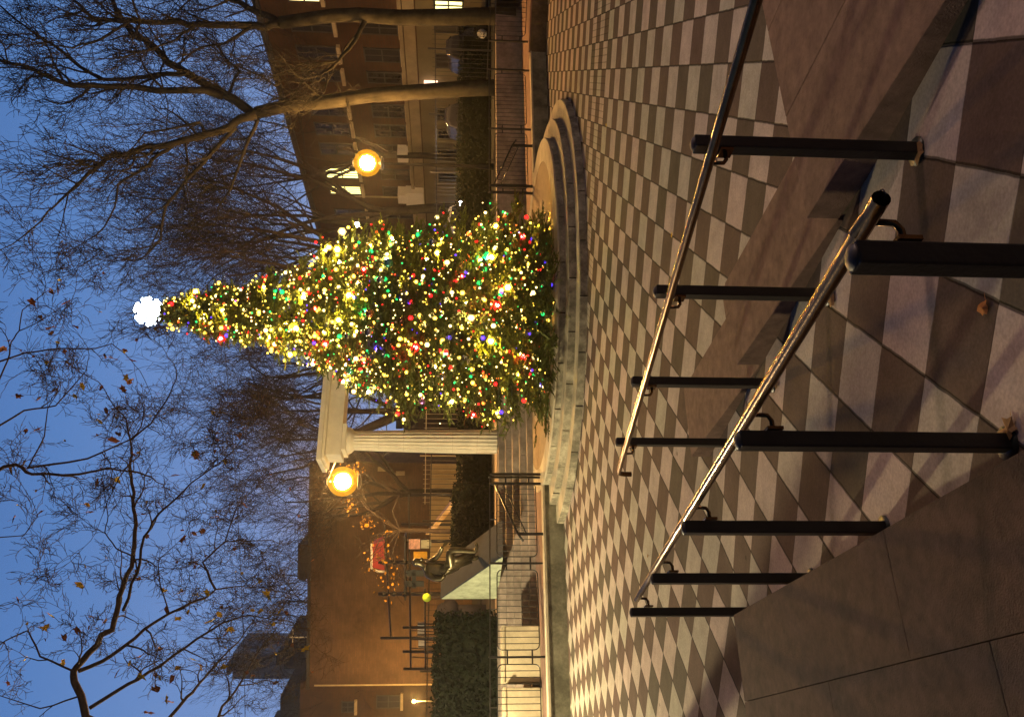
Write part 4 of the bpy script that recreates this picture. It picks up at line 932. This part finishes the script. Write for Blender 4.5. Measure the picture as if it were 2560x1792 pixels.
def traced_tree(name, lab, grp, trunk, limbs, D, bark, sub, rmin, seed, base_z=1.13, ends=None, tipL=1.0, up=.12, kink=.22):
    rnd = random.Random(seed)
    tp = limb_pts(trunk[0], D, D); tp[0].z = min(tp[0].z, base_z)
    root = thing(name, tp[0], lab, 'tree', grp)
    n = len(tp); m = MB(); m.tube(tp, [trunk[1]+(trunk[2]-trunk[1])*(k/(n-1)) for k in range(n)], 12); m.build('trunk', bark, root)
    m = MB(); tw = MB()
    for pl, r0, r1, dD in limbs:
        pts = limb_pts(pl, D, D+dD); k_ = len(pts); rs = [r0+(r1-r0)*(i/(k_-1)) for i in range(k_)]
        sm = []; sr = []
        for i in range(k_-1):                       # roughen the traced line a little
            for j in range(3):
                f = j/3; q = pts[i].lerp(pts[i+1], f); a = rs[i]*.35 if j else 0
                sm.append(q + Vector((rnd.gauss(0, a), rnd.gauss(0, a), rnd.gauss(0, a)))); sr.append(rs[i]+(rs[i+1]-rs[i])*f)
        sm.append(pts[-1]); sr.append(rs[-1]); m.tube(sm, [q_*(.85 if D > 12 else .75) for q_ in sr], 7, cap=False)
        tot = sum((sm[i+1]-sm[i]).length for i in range(len(sm)-1)); nb = max(2, int(tot*sub*(.22 if D < 12 and max(q_[1] for q_ in pl) < 1110 else 1))); 
        for b_ in range(nb):
            f = (.12 + .88*(b_+rnd.random())/nb)*(len(sm)-1); i = min(len(sm)-2, int(f)); q = sm[i].lerp(sm[i+1], f-i); d = (sm[i+1]-sm[i]).normalized()
            grow(m, tw, q, rand_dir(d, math.radians(rnd.uniform(25, 70)), rnd), tipL*rnd.uniform(.55, 1.25), min(sr[i]*.55, tipL*.026), 2 if rnd.random() < .75 else 3, rnd, up, rmin, kink, ends)
        grow(m, tw, sm[-1], (sm[-1]-sm[-3]).normalized(), tipL*1.3, sr[-1], 3, rnd, up, rmin, kink, ends)
    m.build('branches', bark, root); tw.build('twigs', bark, root)
    return root
G1 = 'bare trees behind the plaza'
traced_tree('bare_tree', 'large bare tree with a forked crown just right of the orange lamp', G1,
    ([(1290, 218), (1166, 222), (1036, 231), (924, 239), (812, 256), (720, 264), (640, 283)], .27, .20),
    [([(640, 283), (569, 241), (466, 183), (410, 143), (338, 92), (290, 24), (262, -30)], .19, .07, 1),
     ([(557, 243), (438, 227), (287, 217), (199, 215), (147, 203), (80, 171), (0, 151), (-60, 140)], .14, .04, -1.5),
     ([(466, 183), (418, 185), (338, 195), (259, 199), (199, 167), (131, 111), (80, 80), (24, 36)], .10, .035, 1.5),
     ([(640, 285), (589, 306), (518, 336), (438, 358), (338, 378), (279, 390), (247, 414), (207, 450), (167, 486), (119, 529)], .17, .03, -2),
     ([(438, 358), (378, 402), (346, 430), (295, 462), (287, 517)], .08, .03, -1),
     ([(589, 318), (506, 410), (414, 514), (402, 597), (366, 637)], .09, .03, 1.5),
     ([(645, 299), (613, 370), (577, 470), (557, 501)], .08, .03, 2),
     ([(518, 336), (498, 306), (428, 322), (360, 335), (332, 370)], .06, .02, -2),
     ([(410, 143), (400, 190), (420, 260)], .05, .02, 1), ([(338, 92), (350, 50), (330, 0)], .06, .03, -1),
     ([(812, 256), (768, 215), (737, 183), (700, 170)], .05, .02, -1), ([(569, 241), (600, 180), (560, 140), (540, 100)], .06, .02, 2)],
    26.6, M_barkp, 1.8, .0075, 5, tipL=1.9)
traced_tree('bare_tree', 'bare tree with an orange-lit trunk at the top right corner of the photo', G1,
    ([(1290, 40), (1100, 44), (1000, 45), (900, 38), (830, 40), (700, 58)], .27, .19),
    [([(700, 58), (637, 64), (498, 60), (418, 56), (330, 52), (239, 52), (199, 12), (150, -30)], .16, .04, 1),
     ([(700, 58), (620, 20), (540, -10), (420, -40)], .14, .05, 1), ([(916, 46), (872, 123), (827, 172), (800, 190)], .09, .03, -1),
     ([(637, 64), (560, 110), (500, 120), (430, 170)], .07, .02, 2), ([(498, 60), (440, 100), (350, 130)], .06, .02, -2), ([(330, 52), (250, 100), (180, 120), (100, 110)], .06, .02, 0)],
    26, M_barkp, 1.6, .0075, 6, tipL=1.8)
def proc_tree(lab, x, y, D, xt, r, seed, spread=1.0, n=6):
    rnd = random.Random(seed); b0 = at(x, y, D); b0.z = 1.13; top = at(xt, y, D).z; H = top-1.13
    root = thing('bare_tree', b0, lab, 'tree', G1); fork = b0 + UP*H*.33 + Vector((rnd.uniform(-.3, .3),)*2+(0,))
    m = MB(); m.tube([b0, b0.lerp(fork, .5)+Vector((.1, 0, 0)), fork], [r, r*.85, r*.75], 10); m.build('trunk', M_barkp, root)
    m = MB(); tw = MB()
    for k in range(n):
        a = 2*math.pi*k/n+rnd.random(); d = Vector((math.cos(a)*spread*.62, math.sin(a)*spread*.62, 1)).normalized()
        grow(m, tw, fork-UP*H*.06*rnd.random(), d, H*.52*rnd.uniform(.8, 1.1), r*.5, 4, rnd, .10, .0072, .16)
    m.build('branches', M_bark, root); tw.build('twigs', M_bark, root); return root
proc_tree('bare tree behind the globe lamp, right of the Christmas tree', 1150, 520, 38, 350, .26, 31)
proc_tree('bare tree hidden low behind the Christmas tree, its crown showing at the upper right', 1150, 640, 36, 390, .28, 32, .95)
proc_tree('bare tree whose crown fans out above the white entablature', 1150, 925, 42, 480, .28, 33, 1.2)
proc_tree('bare tree with an orange-lit trunk seen between the columns', 1150, 1040, 39, 520, .26, 34, 1.1)
proc_tree('bare tree rising over the left lamp, in front of the orange flank', 1150, 1235, 44, 600, .25, 35, 1.1)
proc_tree('bare tree above the left end of the orange brick flank', 1150, 1500, 56, 560, .3, 36, 1.1)
proc_tree('slender bare tree in front of the school windows between lamp and forked tree', 1150, 400, 44, 380, .2, 37, 1.0)
proc_tree('bare tree at the far right edge behind the cornered fence', 1150, -60, 42, 330, .3, 38, 1.2)
# foreground plane tree leaning in from the left, with its last leaves
ends = []
pt = traced_tree('plane_tree', 'near plane tree reaching in from the left with yellow and brown last leaves', None,
    ([(3600, 1990), (2300, 2010), (1500, 2000), (900, 1990), (500, 1930), (216, 1800)], .2, .062),
    [([(216, 1800), (188, 1709), (184, 1677), (220, 1633), (280, 1574), (296, 1510), (308, 1462), (332, 1390), (340, 1310), (332, 1250), (328, 1190), (326, 1150), (330, 1130), (315, 1046), (287, 1018), (259, 970)], .058, .006, 1.0),
     ([(196, 1677), (280, 1637), (360, 1573), (423, 1533), (515, 1493), (539, 1473), (599, 1465), (659, 1469)], .032, .006, 1.5),
     ([(539, 1473), (507, 1405), (563, 1353), (591, 1269), (607, 1255)], .018, .005, 0.5),
     ([(563, 1353), (620, 1352), (679, 1349), (700, 1360)], .010, .004, 0.5),
     ([(224, 1769), (320, 1709), (399, 1665), (491, 1597), (555, 1557), (623, 1537), (699, 1549)], .03, .007, 0.8),
     ([(400, 1830), (467, 1741), (500, 1705), (539, 1661), (599, 1600), (640, 1540)], .03, .006, 1.5),
     ([(520, 1840), (555, 1765), (599, 1709), (659, 1609), (711, 1569)], .025, .006, 2),
     ([(308, 1525), (344, 1430), (360, 1342), (399, 1282), (440, 1246), (479, 1206), (547, 1158), (580, 1130)], .024, .005, -.6),
     ([(325, 1102), (378, 1058), (418, 998), (442, 946), (440, 925), (434, 907)], .014, .004, -.4),
     ([(-40, 1185), (40, 1161), (80, 1185), (199, 1185), (271, 1169), (319, 1177)], .03, .012, .3),
     ([(68, 1169), (219, 1146), (327, 1098)], .018, .010, .3),
     ([(-20, 910), (60, 883), (159, 871), (239, 871), (279, 859), (315, 887), (350, 927)], .015, .004, .5),
     ([(-10, 966), (20, 899), (28, 855), (48, 827), (56, 775), (108, 735), (115, 711), (100, 660)], .013, .004, .2),
     ([(48, 827), (100, 803), (163, 763)], .009, .004, 0), ([(-20, 1075), (60, 1026), (139, 1014), (171, 978), (215, 927), (223, 887)], .016, .004, .4),
     ([(72, 1166), (111, 1090), (119, 1022), (140, 985)], .012, .005, .2),
     ([(184, 1677), (100, 1640), (70, 1575), (15, 1600), (-20, 1625)], .016, .008, .2), ([(196, 1740), (100, 1770), (0, 1738)], .014, .006, .2),
     ([(-20, 1345), (60, 1338), (95, 1290), (80, 1250)], .009, .003, .2), ([(-20, 1520), (20, 1510), (55, 1495)], .007, .003, .1),
     ([(332, 1390), (290, 1370), (262, 1330), (270, 1290), (255, 1200), (262, 1150)], .012, .004, .3),
     ([(330, 1150), (300, 1190), (270, 1250), (240, 1330)], .01, .003, -.3), ([(423, 1533), (400, 1460), (395, 1400), (440, 1360), (500, 1365)], .011, .003, .6)],
    9.2, M_barkf, 3.6, .0026, 9, base_z=0, ends=ends, tipL=.52, up=.03, kink=.28)
z5 = lambda x, y: (x*.3982, 600+y*.3982); z6 = lambda x, y: (x*.3996, 1150+y*.3996)
LB_ = [z5(*p) for p in ((415, 400), (325, 330), (370, 300), (205, 385), (265, 490), (325, 590), (320, 555), (480, 540), (20, 680), (60, 635), (790, 690), (430, 770), (710, 735), (665, 725), (820, 895), (780, 935), (640, 925), (120, 975), (240, 1005), (675, 1070), (745, 1215), (715, 1250), (1100, 1480), (1240, 1350), (75, 1445), (235, 1195), (835, 750))]
LB_ += [z6(*p) for p in ((560, 330), (610, 140), (880, 1230), (50, 1390), (400, 1110), (475, 1060), (560, 1050), (1000, 1190), (1005, 270), (895, 330), (1215, 450), (1270, 440), (1145, 490), (1230, 640), (1540, 280), (1725, 1395), (1085, 1360), (870, 750), (930, 1570), (740, 1330), (980, 1420), (1050, 930), (90, 370), (250, 335), (120, 870), (1350, 360), (1060, 1500))]
LY_ = [z5(*p) for p in ((800, 860), (515, 910), (480, 980), (625, 1130), (785, 700))]
LY_ += [z6(*p) for p in ((555, 280), (500, 780), (325, 965), (270, 1040), (285, 1045), (1035, 810), (1130, 830), (1245, 840), (1300, 830), (1380, 960), (1320, 1010), (1120, 980), (1265, 1300), (1400, 1290), (1670, 830), (1690, 850), (1630, 765), (1760, 940), (1910, 1180), (395, 1270), (885, 1340), (1275, 165), (1110, 1300), (1450, 1050), (160, 1250), (1710, 1020), (1215, 1240), (735, 130), (1050, 1500), (1630, 945))]
def hang_leaves(pts, mt, seed, extra):
    rnd = random.Random(seed); m = MB()
    for x, y in pts:
        p = at(x, y, 9.2+rnd.uniform(-.2, .9)); v, f = leaf_mesh(.065*rnd.uniform(.75, 1.25), rnd.randrange(9999))
        R = Matrix.Rotation(rnd.uniform(0, 6.28), 3, 'Z') @ Matrix.Rotation(rnd.uniform(.5, 1.6), 3, 'X') @ Matrix.Rotation(rnd.uniform(0, 6.28), 3, 'Z')
        m.add([R @ Vector((a, b_*.8, c_*2)) + p for a, b_, c_ in v], f); m.tube([p, p+UP*.03, p+UP*.08+Vector((rnd.uniform(-.03, .03), rnd.uniform(-.03, .03), 0))], .0018, 3, cap=False)
    for _ in range(extra):
        e_, d = rnd.choice(ends); v, f = leaf_mesh(.03*rnd.uniform(.6, 1.4), rnd.randrange(9999)); R = Matrix.Rotation(rnd.uniform(0, 6.28), 3, 'Z') @ Matrix.Rotation(rnd.uniform(.5, 1.9), 3, 'X')
        m.add([R @ Vector(q) + e_ for q in v], f)
    return m.build('leaves', mt, pt)
hang_leaves(LB_, M_leafb, 1, 60); hang_leaves(LY_, M_leaf, 2, 40)
# clusters of glowing leaves by the left lamp belong to a low branch of a street tree
yt = thing('street_tree', gp(1150, 1262, 27)+UP*1.13, 'thin young street tree with yellow leaves beside the left lamp and red roof', 'tree')
m = MB(); tw = MB(); b0 = gp(1150, 1330, 27)+UP*1.13; f0 = at(1000, 1325, 27)
m.tube([b0, f0], [.09, .07], 8); m.build('trunk', M_bark, yt); m = MB(); ends2 = []; rr = random.Random(4)
for tgt in ((900, 1240), (870, 1215), (930, 1345), (960, 1290), (980, 1400), (1000, 1230), (935, 1380), (1000, 1440)):
    q = at(*tgt, 27); m.tube([f0, f0.lerp(q, .5)+UP*.25, q], [.04, .025, .012], 5); 
    for k in range(4): grow(m, tw, f0.lerp(q, .55+.15*k), rand_dir((q-f0).normalized(), .7, rr), .8, .012, 1, rr, .02, .006, .3, ends2)
m.build('branches', M_bark, yt); tw.build('twigs', M_bark, yt); m = MB()
for x, y in [(885+rr.gauss(0, 12), 1183+rr.gauss(0, 12)) for _ in range(60)] + [(880+rr.gauss(0, 10), 1265+rr.gauss(0, 14)) for _ in range(26)] + [(915+rr.gauss(0, 14), 1310+rr.gauss(0, 10)) for _ in range(40)] + [(955+rr.gauss(0, 24), 1390+rr.gauss(0, 45)) for _ in range(95)]:
    p = at(x, y, 27+rr.uniform(-.6, .6)); v, f = leaf_mesh(.055*rr.uniform(.6, 1.3), rr.randrange(9999)); R = Matrix.Rotation(rr.uniform(0, 6.28), 3, 'Z') @ Matrix.Rotation(rr.uniform(0, 3), 3, 'X')
    m.add([R @ Vector(q) + p for q in v], f)
m.build('leaves', mat('ochre_leaf', (.38, .20, .03), .8, var=.4), yt)
hz = bpy.data.materials.new('halo_haze'); hz.use_nodes = True; n_ = hz.node_tree; n_.nodes.remove(n_.nodes['Principled BSDF'])  # thin haze added to spread soft halos round lamps and bulbs
pv = n_.nodes.new('ShaderNodeVolumePrincipled'); pv.inputs['Density'].default_value = .0006; pv.inputs['Anisotropy'].default_value = .8; pv.inputs['Color'].default_value = (.9, .9, .95, 1)
n_.links.new(pv.outputs[0], n_.nodes['Material Output'].inputs['Volume'])
m = MB(); m.bx((-330, -160, -1.2), (330, 340, 75)); stuff(m.build('halo_haze', hz))
sc.cycles.volume_bounces = 0
